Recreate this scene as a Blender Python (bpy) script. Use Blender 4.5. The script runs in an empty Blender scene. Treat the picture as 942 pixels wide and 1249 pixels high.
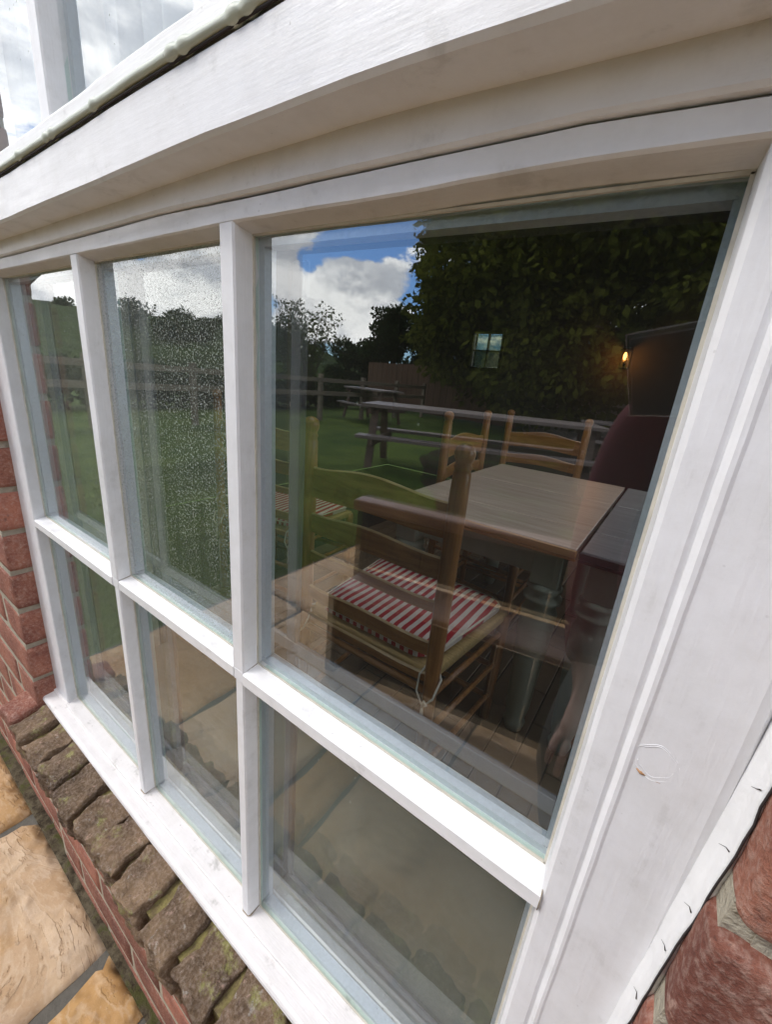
import bpy, bmesh, math, random
import numpy as np
from mathutils import Vector, Matrix, noise
R = math.radians
rnd = random.Random(7)
scene = bpy.context.scene
col = scene.collection

# ------------------------------------------------------------------ camera
CAM = Vector((0.13298, -0.20351, 0.28619))
RX = Vector((0.80901, 0.58114, 0.08815)); UP = Vector((-0.24834, 0.20201, 0.94738)); BK = Vector((0.53276, -0.78833, 0.30775))
cam_data = bpy.data.cameras.new('camera'); cam = bpy.data.objects.new('camera', cam_data); col.objects.link(cam)
cam.matrix_world = Matrix(((RX.x, UP.x, BK.x, CAM.x), (RX.y, UP.y, BK.y, CAM.y), (RX.z, UP.z, BK.z, CAM.z), (0, 0, 0, 1)))
cam_data.sensor_fit = 'VERTICAL'; cam_data.sensor_height = 24.0; cam_data.lens = 500.0 / 1249.0 * 24.0
cam_data.clip_start = 0.005; cam_data.clip_end = 3000
scene.camera = cam

# ------------------------------------------------------------------ world, sun, exposure
SUN_EL, SUN_AZ = 46.0, -48.0          # azimuth measured from -y (away from the wall) towards -x
scene.view_settings.view_transform = 'Standard'; scene.view_settings.look = 'None'
scene.view_settings.exposure = 0.5; scene.view_settings.gamma = 1.0
scene.view_settings.use_curve_mapping = False
world = bpy.data.worlds.new('World'); scene.world = world; world.use_nodes = True
sd = Vector((math.sin(R(SUN_AZ)) * math.cos(R(SUN_EL)), -math.cos(R(SUN_AZ)) * math.cos(R(SUN_EL)), math.sin(R(SUN_EL))))  # towards the sun
sun = bpy.data.lights.new('sun', 'SUN'); sun.energy = 1.6; sun.angle = R(22); sun.color = (1.0, 0.95, 0.88)
so = bpy.data.objects.new('sun', sun); col.objects.link(so); so.location = (-6, -12, 20)
so.rotation_euler = sd.to_track_quat('Z', 'Y').to_euler()


class NT:
    """small helper for node trees"""
    def __init__(s, tree): s.t = tree; s.n = tree.nodes; s.l = tree.links
    def node(s, typ, **kw):
        n = s.n.new(typ)
        for k, v in kw.items():
            if k.startswith('i_'):
                n.inputs[k[2:].replace('_', ' ')].default_value = v
            else: setattr(n, k, v)
        return n
    def link(s, a, b): s.l.new(a, b)
    def val(s, x, sock):
        if hasattr(x, 'links') or hasattr(x, 'is_linked'): s.l.new(x, sock)
        else: sock.default_value = x
    def math(s, op, a, b=0.0, c=None, clamp=False):
        n = s.n.new('ShaderNodeMath'); n.operation = op; n.use_clamp = clamp
        s.val(a, n.inputs[0]); s.val(b, n.inputs[1])
        if c is not None: s.val(c, n.inputs[2])
        return n.outputs[0]
    def vmath(s, op, a, b=None):
        n = s.n.new('ShaderNodeVectorMath'); n.operation = op
        s.val(a, n.inputs[0])
        if b is not None: s.val(b, n.inputs[1])
        return n.outputs['Value'] if op in ('DOT_PRODUCT', 'LENGTH', 'DISTANCE') else n.outputs[0]
    def mix(s, f, a, b, blend='MIX'):
        n = s.n.new('ShaderNodeMix'); n.data_type = 'RGBA'; n.blend_type = blend
        s.val(f, n.inputs[0])
        for x, i in ((a, 6), (b, 7)):
            if isinstance(x, (tuple, list)): n.inputs[i].default_value = (*x[:3], 1)
            else: s.l.new(x, n.inputs[i])
        return n.outputs[2]
    def ramp(s, f, lo, hi, a=0.0, b=1.0):
        n = s.n.new('ShaderNodeMapRange'); n.interpolation_type = 'SMOOTHSTEP'
        s.val(f, n.inputs[0]); n.inputs[1].default_value = lo; n.inputs[2].default_value = hi
        n.inputs[3].default_value = a; n.inputs[4].default_value = b
        return n.outputs[0]
    def noise(s, vec, scale, detail=4, rough=0.55, dist=0.0):
        n = s.n.new('ShaderNodeTexNoise'); s.l.new(vec, n.inputs['Vector'])
        n.inputs['Scale'].default_value = scale; n.inputs['Detail'].default_value = detail
        n.inputs['Roughness'].default_value = rough; n.inputs['Distortion'].default_value = dist
        return n.outputs[0]
    def mapping(s, vec, loc=(0, 0, 0), rot=(0, 0, 0), scale=(1, 1, 1)):
        n = s.n.new('ShaderNodeMapping'); s.l.new(vec, n.inputs[0])
        n.inputs[1].default_value = loc; n.inputs[2].default_value = rot; n.inputs[3].default_value = scale
        return n.outputs[0]


def build_sky():
    w = NT(world.node_tree); w.n.clear()
    out = w.node('ShaderNodeOutputWorld'); bg = w.node('ShaderNodeBackground'); bg.inputs[1].default_value = 0.13
    sky = w.node('ShaderNodeTexSky', sky_type='NISHITA', sun_disc=False, sun_elevation=R(SUN_EL), altitude=50, air_density=1.0, dust_density=0.6, ozone_density=1.6)
    sky.sun_rotation = math.atan2(sd.x, sd.y)
    tc = w.node('ShaderNodeTexCoord'); d = w.vmath('NORMALIZE', tc.outputs['Generated'])
    p = w.mapping(d, loc=(3.1, 1.7, 0.35), scale=(1, 1, 1.9))
    big = w.noise(p, 1.7, 2, 0.5)
    fine = w.noise(p, 4.6, 12, 0.62, 0.25)
    dens = w.math('ADD', w.math('MULTIPLY', big, 0.62), w.math('MULTIPLY', fine, 0.62))
    # the same density a little higher up: where it is thinner above, a cloud top catches light
    p2 = w.mapping(d, loc=(3.1, 1.7, 0.35 + 0.085), scale=(1, 1, 1.9))
    fine2 = w.noise(p2, 4.6, 8, 0.6, 0.25); big2 = w.noise(p2, 1.7, 2, 0.5)
    dens2 = w.math('ADD', w.math('MULTIPLY', big2, 0.62), w.math('MULTIPLY', fine2, 0.62))
    # where this day's clouds stand: heavy banks low in the west, a clear gap above the garden
    bias = None
    for az, el, rad, amt in ((-44, 9.0, 8, 0.24), (-38.5, 10.5, 7, 0.26), (-50, 14.5, 7, 0.20), (-63, 9, 13, 0.20), (-75, 8, 9, 0.2), (-63, 27, 10, 0.20), (-75, 24, 8, 0.20), (-38.5, 16.5, 5.5, -0.16), (-46.5, 12.0, 2.6, -0.12), (-64.5, 10.5, 2.6, -0.2)):
        v = (math.sin(R(az)) * math.cos(R(el)), -math.cos(R(az)) * math.cos(R(el)), math.sin(R(el)))
        dist = w.vmath('DISTANCE', d, v)
        b_ = w.ramp(dist, R(rad), 0.0, 0.0, amt); bias = b_ if bias is None else w.math('ADD', bias, b_)
    dens = w.math('ADD', dens, bias)
    dens2 = w.math('ADD', dens2, bias)
    mask = w.ramp(dens, 0.582, 0.630)
    lit = w.ramp(w.math('SUBTRACT', dens, dens2), -0.07, 0.085)
    thick = w.ramp(dens, 0.62, 0.80)
    bright = w.math('SUBTRACT', w.math('ADD', 0.84, w.math('MULTIPLY', lit, 0.36)), w.math('MULTIPLY', thick, 0.10))
    cl = w.mix(lit, (10.6, 11.0, 11.9), (15.5, 15.3, 15.1))
    clb = w.vmath('SCALE', cl); w.t.nodes[-1].inputs['Scale'].default_value = 1.0
    w.l.new(bright, w.t.nodes[-1].inputs['Scale'])
    skyc = w.mix(1.0, sky.outputs[0], (0.56, 0.84, 1.25), 'MULTIPLY')
    w.l.new(w.mix(mask, skyc, clb), bg.inputs[0])
    w.l.new(bg.outputs[0], out.inputs[0])


build_sky()
cy = scene.cycles
cy.use_denoising = True
cy.max_bounces = 10; cy.transparent_max_bounces = 24; cy.glossy_bounces = 6; cy.diffuse_bounces = 4
cy.caustics_reflective = False; cy.caustics_refractive = False
cy.sample_clamp_indirect = 6.0


# ------------------------------------------------------------------ materials
def new_mat(name):
    m = bpy.data.materials.new(name); m.use_nodes = True
    t = NT(m.node_tree); t.n.clear()
    out = t.node('ShaderNodeOutputMaterial')
    return m, t, out


def coords(t, kind='Object'):
    return t.node('ShaderNodeTexCoord').outputs[kind]


def bump(t, h, strength=0.3, dist=0.01):
    b = t.node('ShaderNodeBump'); b.inputs['Strength'].default_value = strength; b.inputs['Distance'].default_value = dist
    t.l.new(h, b.inputs['Height']); return b.outputs[0]


def princ(t, out, color, rough=0.5, normal=None, spec=0.5, metal=0.0):
    p = t.node('ShaderNodeBsdfPrincipled')
    if isinstance(color, (tuple, list)): p.inputs['Base Color'].default_value = (*color[:3], 1)
    else: t.l.new(color, p.inputs['Base Color'])
    t.val(rough, p.inputs['Roughness']); p.inputs['Metallic'].default_value = metal
    p.inputs['Specular IOR Level'].default_value = spec
    if normal is not None: t.l.new(normal, p.inputs['Normal'])
    t.l.new(p.outputs[0], out.inputs[0]); return p


def paint_mat(name, base, grain='x', dirt=0.35, gloss=0.32, flaw=1.0):
    """brushed gloss paint on old timber: brush marks along the grain, grey smears, fly specks"""
    m, t, out = new_mat(name); c = coords(t)
    sc = {'x': (5, 60, 60), 'z': (60, 60, 5)}[grain]
    st = t.mapping(c, scale=sc)
    brush = t.noise(st, 9, 5, 0.6); brush2 = t.noise(st, 2.2, 4, 0.6)
    fine = t.noise(c, 420, 3, 0.6)
    smear = t.noise(t.mapping(c, scale=(sc[0] * 2.2, 28, sc[2] * 0.5 if grain == 'x' else sc[2])), 1.0, 6, 0.65)
    blot = t.noise(c, 34, 6, 0.7)
    sm = t.ramp(t.math('MULTIPLY', smear, blot), 0.30, 0.42)
    c1 = t.mix(t.ramp(blot, 0.35, 0.7), base, tuple(x * y for x, y in zip(base, (0.93, 0.925, 0.915))))
    c2 = t.mix(t.math('MULTIPLY', sm, dirt), c1, (0.42, 0.40, 0.37))
    v = t.node('ShaderNodeTexVoronoi'); t.l.new(c, v.inputs['Vector']); v.inputs['Scale'].default_value = 190
    spk = t.math('MULTIPLY', t.ramp(v.outputs['Distance'], 0.16, 0.08), t.ramp(t.noise(c, 60, 2), 0.62, 0.66))
    c3 = t.mix(t.math('MULTIPLY', spk, dirt), c2, (0.16, 0.13, 0.10))
    h = t.math('ADD', t.math('MULTIPLY', brush, 0.7 * flaw), t.math('ADD', t.math('MULTIPLY', brush2, 1.2 * flaw), t.math('MULTIPLY', fine, 0.25)))
    princ(t, out, c3, t.ramp(brush2, 0.2, 0.8, gloss - 0.06, gloss + 0.16), bump(t, h, 0.30, 0.0009))
    return m


def plain(name, color, rough=0.5, var=0.12, scale=12, bumps=0.0, metal=0.0, spec=0.5):
    m, t, out = new_mat(name); c = coords(t)
    n = t.noise(c, scale, 6, 0.6)
    cc = t.mix(n, tuple(x * (1 - var * 1.6) for x in color), tuple(min(1, x * (1 + var * 1.6)) for x in color))
    princ(t, out, cc, rough, bump(t, n, bumps, 0.01) if bumps else None, spec, metal)
    return m


def wood_mat(name, dark, light, axis='x', scale=1.0, rough=0.45, bumps=0.25):
    m, t, out = new_mat(name); c = coords(t)
    oi = t.node('ShaderNodeObjectInfo'); off = t.vmath('ADD', c, t.vmath('MULTIPLY', oi.outputs['Location'], (3.1, 2.7, 1.9)))
    s = {'x': (2, 26, 26), 'y': (26, 2, 26), 'z': (26, 26, 2)}[axis]
    g = t.noise(t.mapping(off, scale=tuple(k * scale for k in s)), 2.0, 8, 0.62, 0.6)
    big = t.noise(off, 3.0 * scale, 3)
    f = t.math('ADD', t.math('MULTIPLY', t.ramp(g, 0.3, 0.72), 0.8), t.math('MULTIPLY', big, 0.3), clamp=True)
    princ(t, out, t.mix(f, dark, light), rough, bump(t, g, bumps, 0.002))
    return m


def glass_mat(name, r0=0.09, veil=0.03, speck=0.0, tint=(0.965, 0.98, 0.97), seed=0.0, streak=0.5):
    """one pane: Schlick reflection, tinted transmission, and the dirt lying on it"""
    m, t, out = new_mat(name); c = coords(t)
    g = t.node('ShaderNodeNewGeometry')
    dp = t.math('ABSOLUTE', t.vmath('DOT_PRODUCT', g.outputs['Normal'], g.outputs['Incoming']))
    f5 = t.math('POWER', t.math('SUBTRACT', 1.0, dp, clamp=True), 5.0)
    fr = t.math('ADD', r0, t.math('MULTIPLY', f5, 1.0 - r0), clamp=True)
    tr = t.node('ShaderNodeBsdfTransparent'); tr.inputs[0].default_value = (*tint, 1)
    gl = t.node('ShaderNodeBsdfGlossy'); gl.inputs['Roughness'].default_value = 0.0; gl.inputs[0].default_value = (0.97, 0.99, 1, 1)
    wob = t.noise(t.mapping(c, scale=(1, 1, 1)), 5.0, 1, 0.4)
    t.l.new(bump(t, wob, 0.10, 0.0015), gl.inputs['Normal'])
    mx = t.node('ShaderNodeMixShader'); t.l.new(fr, mx.inputs[0]); t.l.new(tr.outputs[0], mx.inputs[1]); t.l.new(gl.outputs[0], mx.inputs[2])
    df = t.node('ShaderNodeBsdfDiffuse'); df.inputs[0].default_value = (0.50, 0.54, 0.48, 1)
    cloudy = t.noise(t.mapping(c, loc=(seed, 0, seed)), 7, 5, 0.6)
    stv = t.noise(t.mapping(c, loc=(seed, 0, 0), scale=(60, 1, 2.2)), 1.0, 4, 0.6)
    base = t.math('MULTIPLY', t.math('ADD', t.ramp(cloudy, 0.3, 0.75, 0.5, 1.4), t.math('MULTIPLY', t.ramp(stv, 0.5, 0.8), streak)), veil)
    # sparse splashes on every pane
    v = t.node('ShaderNodeTexVoronoi'); t.l.new(t.mapping(c, loc=(seed, 0, seed)), v.inputs['Vector']); v.inputs['Scale'].default_value = 130
    few = t.math('MULTIPLY', t.ramp(v.outputs['Distance'], 0.22, 0.10), t.ramp(t.noise(c, 22, 3, 0.6), 0.60, 0.68))
    few = t.math('MULTIPLY', few, t.ramp(t.noise(c, 300, 1), 0.45, 0.6))
    d = t.math('ADD', base, t.math('MULTIPLY', few, 0.55))
    if speck > 0:
        dn = t.noise(t.mapping(c, loc=(seed, 0, seed), scale=(1.0, 1, 0.8)), 560, 4, 0.8)
        area = t.math('MULTIPLY', t.ramp(stv, 0.25, 0.6, 0.6, 1.1), t.ramp(t.noise(t.mapping(c, loc=(seed, 0, seed)), 9, 4, 0.6), 0.26, 0.52, 0.35, 1.0))
        drop = t.math('MULTIPLY', t.ramp(dn, 0.53, 0.60), area)
        d = t.math('ADD', d, t.math('MULTIPLY', drop, speck))
    d = t.math('MINIMUM', d, 0.9)
    m2 = t.node('ShaderNodeMixShader'); t.l.new(d, m2.inputs[0]); t.l.new(mx.outputs[0], m2.inputs[1]); t.l.new(df.outputs[0], m2.inputs[2])
    t.l.new(m2.outputs[0], out.inputs[0])
    return m


def clear_mat(name, tint):
    m, t, out = new_mat(name)
    tr = t.node('ShaderNodeBsdfTransparent'); tr.inputs[0].default_value = (*tint, 1)
    t.l.new(tr.outputs[0], out.inputs[0]); return m


def brick_mat(name, dark, light, spots=0.5, moss=0.0, scale=1.0):
    m, t, out = new_mat(name); c = coords(t)
    oi = t.node('ShaderNodeObjectInfo'); off = t.vmath('ADD', c, t.vmath('MULTIPLY', oi.outputs['Location'], (7.3, 5.1, 9.7)))
    n1 = t.noise(off, 14 * scale, 8, 0.65); n2 = t.noise(off, 70 * scale, 6, 0.7); n3 = t.noise(off, 240 * scale, 4, 0.7)
    base = t.mix(t.ramp(n1, 0.3, 0.7), dark, light)
    rv = t.math('ADD', 0.72, t.math('MULTIPLY', oi.outputs['Random'], 0.5))
    sc = t.node('ShaderNodeVectorMath', operation='SCALE'); t.l.new(base, sc.inputs[0]); t.l.new(rv, sc.inputs['Scale'])
    base = t.mix(t.math('MULTIPLY', t.ramp(n2, 0.56, 0.72), spots), sc.outputs[0], (0.50, 0.33, 0.26))
    base = t.mix(t.math('MULTIPLY', t.ramp(n2, 0.42, 0.28), spots), base, (0.10, 0.06, 0.055))
    if moss > 0:
        g = t.ramp(t.noise(off, 26, 6, 0.7), 0.55, 0.66)
        base = t.mix(t.math('MULTIPLY', g, moss), base, (0.27, 0.25, 0.09))
        base = t.mix(t.math('MULTIPLY', t.ramp(t.noise(off, 90, 5, 0.7), 0.6, 0.68), 0.5 * moss), base, (0.42, 0.40, 0.36))
    fine = t.mix(t.math('MULTIPLY', t.ramp(n3, 0.42, 0.68), 0.45), base, t.mix(0.5, base, (0.62, 0.5, 0.42)))
    base = t.mix(t.math('MULTIPLY', t.ramp(n3, 0.40, 0.28), 0.55), fine, (0.07, 0.04, 0.035))
    h = t.math('ADD', t.math('MULTIPLY', n2, 1.0), t.math('MULTIPLY', n3, 0.6))
    princ(t, out, base, 0.9, bump(t, h, 1.0, 0.006 if moss else 0.0026), 0.2)
    return m


MAT = {}
MAT['paint_x'] = paint_mat('white paint brushed sideways', (0.84, 0.825, 0.82), 'x', 0.30, 0.36, 0.55)
MAT['paint_z'] = paint_mat('white paint brushed upright', (0.83, 0.82, 0.825), 'z', 0.18, 0.36, 1.0)
MAT['paint_sill'] = paint_mat('weathered white sill paint', (0.735, 0.70, 0.68), 'x', 0.95, 0.42, 1.6)
MAT['caulk'] = plain('white flexible caulk', (0.80, 0.79, 0.78), 0.5, 0.06, 40, 0.2)
MAT['putty'] = plain('yellowed putty line', (0.60, 0.56, 0.47), 0.6, 0.2, 90)
MAT['crack'] = plain('dark crack and shadow strip', (0.03, 0.022, 0.02), 0.9, 0.2, 60)
MAT['bare'] = plain('bare chipped timber', (0.45, 0.25, 0.12), 0.8, 0.25, 120)
MAT['sage_bead'] = paint_mat('pale sage lead roll paint', (0.50, 0.525, 0.43), 'x', 0.6, 0.4, 1.2)
MAT['apron'] = paint_mat('chalky white flashing paint', (0.80, 0.79, 0.77), 'x', 0.5, 0.5, 1.0)
MAT['spacer'] = plain('grey aluminium spacer', (0.46, 0.52, 0.58), 0.38, 0.12, 300, 0.1, 0.35)
MAT['spacer_dark'] = plain('dull spacer seal', (0.20, 0.24, 0.25), 0.5, 0.1, 200)
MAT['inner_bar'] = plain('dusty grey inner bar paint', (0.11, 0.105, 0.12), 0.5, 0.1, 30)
MAT['pane_edge'] = clear_mat('pane edges', (0.80, 0.93, 0.88)); MAT['pane_back'] = clear_mat('inner glass face', (0.985, 0.992, 0.987))
MAT['mortar'] = plain('buff lime mortar', (0.40, 0.355, 0.27), 0.95, 0.18, 60, 0.9)
MAT['brick'] = brick_mat('red handmade brick', (0.19, 0.068, 0.050), (0.37, 0.150, 0.098), 0.6)
MAT['brick_sill'] = brick_mat('weathered mossy sill brick', (0.085, 0.055, 0.034), (0.235, 0.155, 0.092), 0.75, 1.0)

# ------------------------------------------------------------------ geometry helpers
def tag(o, label=None, cat=None, group=None, kind=None):
    if label: o['label'] = label
    if cat: o['category'] = cat
    if group: o['group'] = group
    if kind: o['kind'] = kind
    return o


def empty(name, loc=(0, 0, 0), rz=0.0):
    o = bpy.data.objects.new(name, None); o.location = loc; o.rotation_euler = (0, 0, rz)
    o.empty_display_size = 0.1; col.objects.link(o); return o


class MB:
    def __init__(s): s.bm = bmesh.new()
    def box(s, x0, x1, y0, y1, z0, z1, bev=0.0, seg=1, mi=0):
        b = s.bm; vs = [b.verts.new((x, y, z)) for x in (x0, x1) for y in (y0, y1) for z in (z0, z1)]
        fs = [b.faces.new([vs[i] for i in q]) for q in ((0, 1, 3, 2), (4, 6, 7, 5), (0, 4, 5, 1), (2, 3, 7, 6), (0, 2, 6, 4), (1, 5, 7, 3))]
        for f in fs: f.material_index = mi
        if bev > 0:
            es = set(e for f in fs for e in f.edges)
            r = bmesh.ops.bevel(b, geom=list(es), offset=bev, segments=seg, affect='EDGES', profile=0.5)
            for f in r['faces']: f.material_index = mi
        return s
    def hexa(s, pts, bev=0.0, seg=1):
        """eight corner points, bottom ring of four then top ring of four"""
        b = s.bm; vs = [b.verts.new(p) for p in pts]
        fs = [b.faces.new([vs[i] for i in q]) for q in ((3, 2, 1, 0), (4, 5, 6, 7), (0, 1, 5, 4), (1, 2, 6, 5), (2, 3, 7, 6), (3, 0, 4, 7))]
        if bev > 0:
            bmesh.ops.bevel(b, geom=list(set(e for f in fs for e in f.edges)), offset=bev, segments=seg, affect='EDGES', profile=0.5)
        return s
    def bar(s, a, b_, w, h, bev=0.0, up=(0, 0, 1)):
        a = Vector(a); b_ = Vector(b_); d = (b_ - a).normalized(); u = Vector(up)
        if abs(d.dot(u)) > 0.98: u = Vector((0, 1, 0))
        r = d.cross(u).normalized(); u = r.cross(d)
        q = [(-w / 2, -h / 2), (w / 2, -h / 2), (w / 2, h / 2), (-w / 2, h / 2)]
        return s.hexa([a + r * i + u * j for i, j in q] + [b_ + r * i + u * j for i, j in q], bev)
    def tube(s, pts, rad, n=8, cap=True):
        b = s.bm; pts = [Vector(p) for p in pts]; rings = []
        rads = rad if isinstance(rad, (list, tuple)) else [rad] * len(pts)
        prev = None
        for i, p in enumerate(pts):
            d = (pts[min(i + 1, len(pts) - 1)] - pts[max(i - 1, 0)]).normalized()
            if prev is None:
                u = Vector((0, 0, 1)) if abs(d.z) < 0.9 else Vector((0, 1, 0))
                r = d.cross(u).normalized()
            else: r = (prev - d * prev.dot(d)).normalized()
            prev = r; u = d.cross(r)
            rings.append([b.verts.new(p + (r * math.cos(2 * math.pi * k / n) + u * math.sin(2 * math.pi * k / n)) * rads[i]) for k in range(n)])
        for i in range(len(rings) - 1):
            for k in range(n):
                f = b.faces.new((rings[i][k], rings[i][(k + 1) % n], rings[i + 1][(k + 1) % n], rings[i + 1][k])); f.smooth = True
        if cap:
            b.faces.new(rings[0][::-1]); b.faces.new(rings[-1])
        return s
    def lathe(s, prof, x, y, n=20):
        """profile of (radius, z) turned about a vertical axis"""
        b = s.bm; rings = [[b.verts.new((x + r * math.cos(2 * math.pi * k / n), y + r * math.sin(2 * math.pi * k / n), z)) for k in range(n)] for r, z in prof]
        for i in range(len(rings) - 1):
            for k in range(n):
                f = b.faces.new((rings[i][k], rings[i][(k + 1) % n], rings[i + 1][(k + 1) % n], rings[i + 1][k])); f.smooth = True
        b.faces.new(rings[0][::-1]); b.faces.new(rings[-1]); return s
    def sweep(s, prof, xs, fn, smooth=False, cap=True):
        """closed profile of points; fn(u, v, x) gives the 3-D point for each station x"""
        b = s.bm; rings = [[b.verts.new(fn(u, v, x)) for u, v in prof] for x in xs]; n = len(prof)
        for i in range(len(rings) - 1):
            for k in range(n):
                f = b.faces.new((rings[i][k], rings[i + 1][k], rings[i + 1][(k + 1) % n], rings[i][(k + 1) % n])); f.smooth = smooth
        if cap: b.faces.new(rings[0]); b.faces.new(rings[-1][::-1])
        return s
    def build(s, name, mats, parent=None, loc=None, smooth=None):
        bmesh.ops.recalc_face_normals(s.bm, faces=s.bm.faces[:])
        me = bpy.data.meshes.new(name); s.bm.to_mesh(me); s.bm.free()
        for m in (mats if isinstance(mats, (list, tuple)) else [mats]): me.materials.append(m)
        if smooth is not None:
            for p in me.polygons: p.use_smooth = smooth
        o = bpy.data.objects.new(name, me); col.objects.link(o)
        if parent: o.parent = parent
        if loc is not None: o.location = loc
        return o


def obj_from(name, me, parent=None, loc=(0, 0, 0), rot=(0, 0, 0), sc=(1, 1, 1)):
    o = bpy.data.objects.new(name, me); o.location = loc; o.rotation_euler = rot; o.scale = sc
    col.objects.link(o)
    if parent: o.parent = parent
    return o


def copy_tree(o, parent=None):
    c = o.copy(); col.objects.link(c)
    if parent: c.parent = parent
    for ch in list(o.children): copy_tree(ch, c)
    return c


def lerp_table(tab, x):
    if x <= tab[0][0]: return tab[0][1]
    for (a, b), (c, d) in zip(tab, tab[1:]):
        if x <= c: return b + (d - b) * (x - a) / (c - a)
    return tab[-1][1]


def wob(x, k=0.0, amp=0.0006):
    return amp * (noise.noise(Vector((x * 9.0, k * 7.3, 1.7))) + 0.5 * noise.noise(Vector((x * 31.0, k * 3.1, 5.2))))


# ------------------------------------------------------------------ key levels (metres; wall runs along x, y points into the room)
ZG, ZF = -0.86, -0.85                # patio, room floor
YG = 0.0176                          # outer face of the glass
YW = -0.034                          # face of the brickwork
XL, X1L, X1R, X2L, X2R, XR = -0.739, -0.4416, -0.4236, -0.1724, -0.155, 0.135
HEAD = [(-0.85, 0.3815), (-0.17, 0.3805), (-0.02, 0.377), (0.05, 0.3765), (0.135, 0.3725), (0.25, 0.366)]
GROOVE = [(-0.85, 0.3952), (-0.25, 0.3958), (-0.025, 0.391), (0.075, 0.3885), (0.133, 0.3845), (0.25, 0.378)]
DRIP = [(-0.95, 0.413), (-0.5, 0.412), (-0.15, 0.412), (-0.04, 0.4105), (0.0, 0.409), (0.08, 0.4045), (0.20, 0.400), (0.5, 0.39)]
DTOP = [(-0.95, 0.449), (-0.5, 0.450), (-0.2, 0.452), (0.0, 0.4515), (0.2, 0.449), (0.5, 0.445)]
def zhead(x): return lerp_table(HEAD, x)
def zgroove(x): return lerp_table(GROOVE, x)
def sill_lift(x): return 0.032 * max(0.0, (x + 0.75) / 0.76) ** 1.6
ZS = -0.395
def xs_between(a, b, n): return [a + (b - a) * i / n for i in range(n + 1)]


def lean(z): return max(-0.004, min(0.005, 0.045 * (z - 0.06)))


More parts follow.
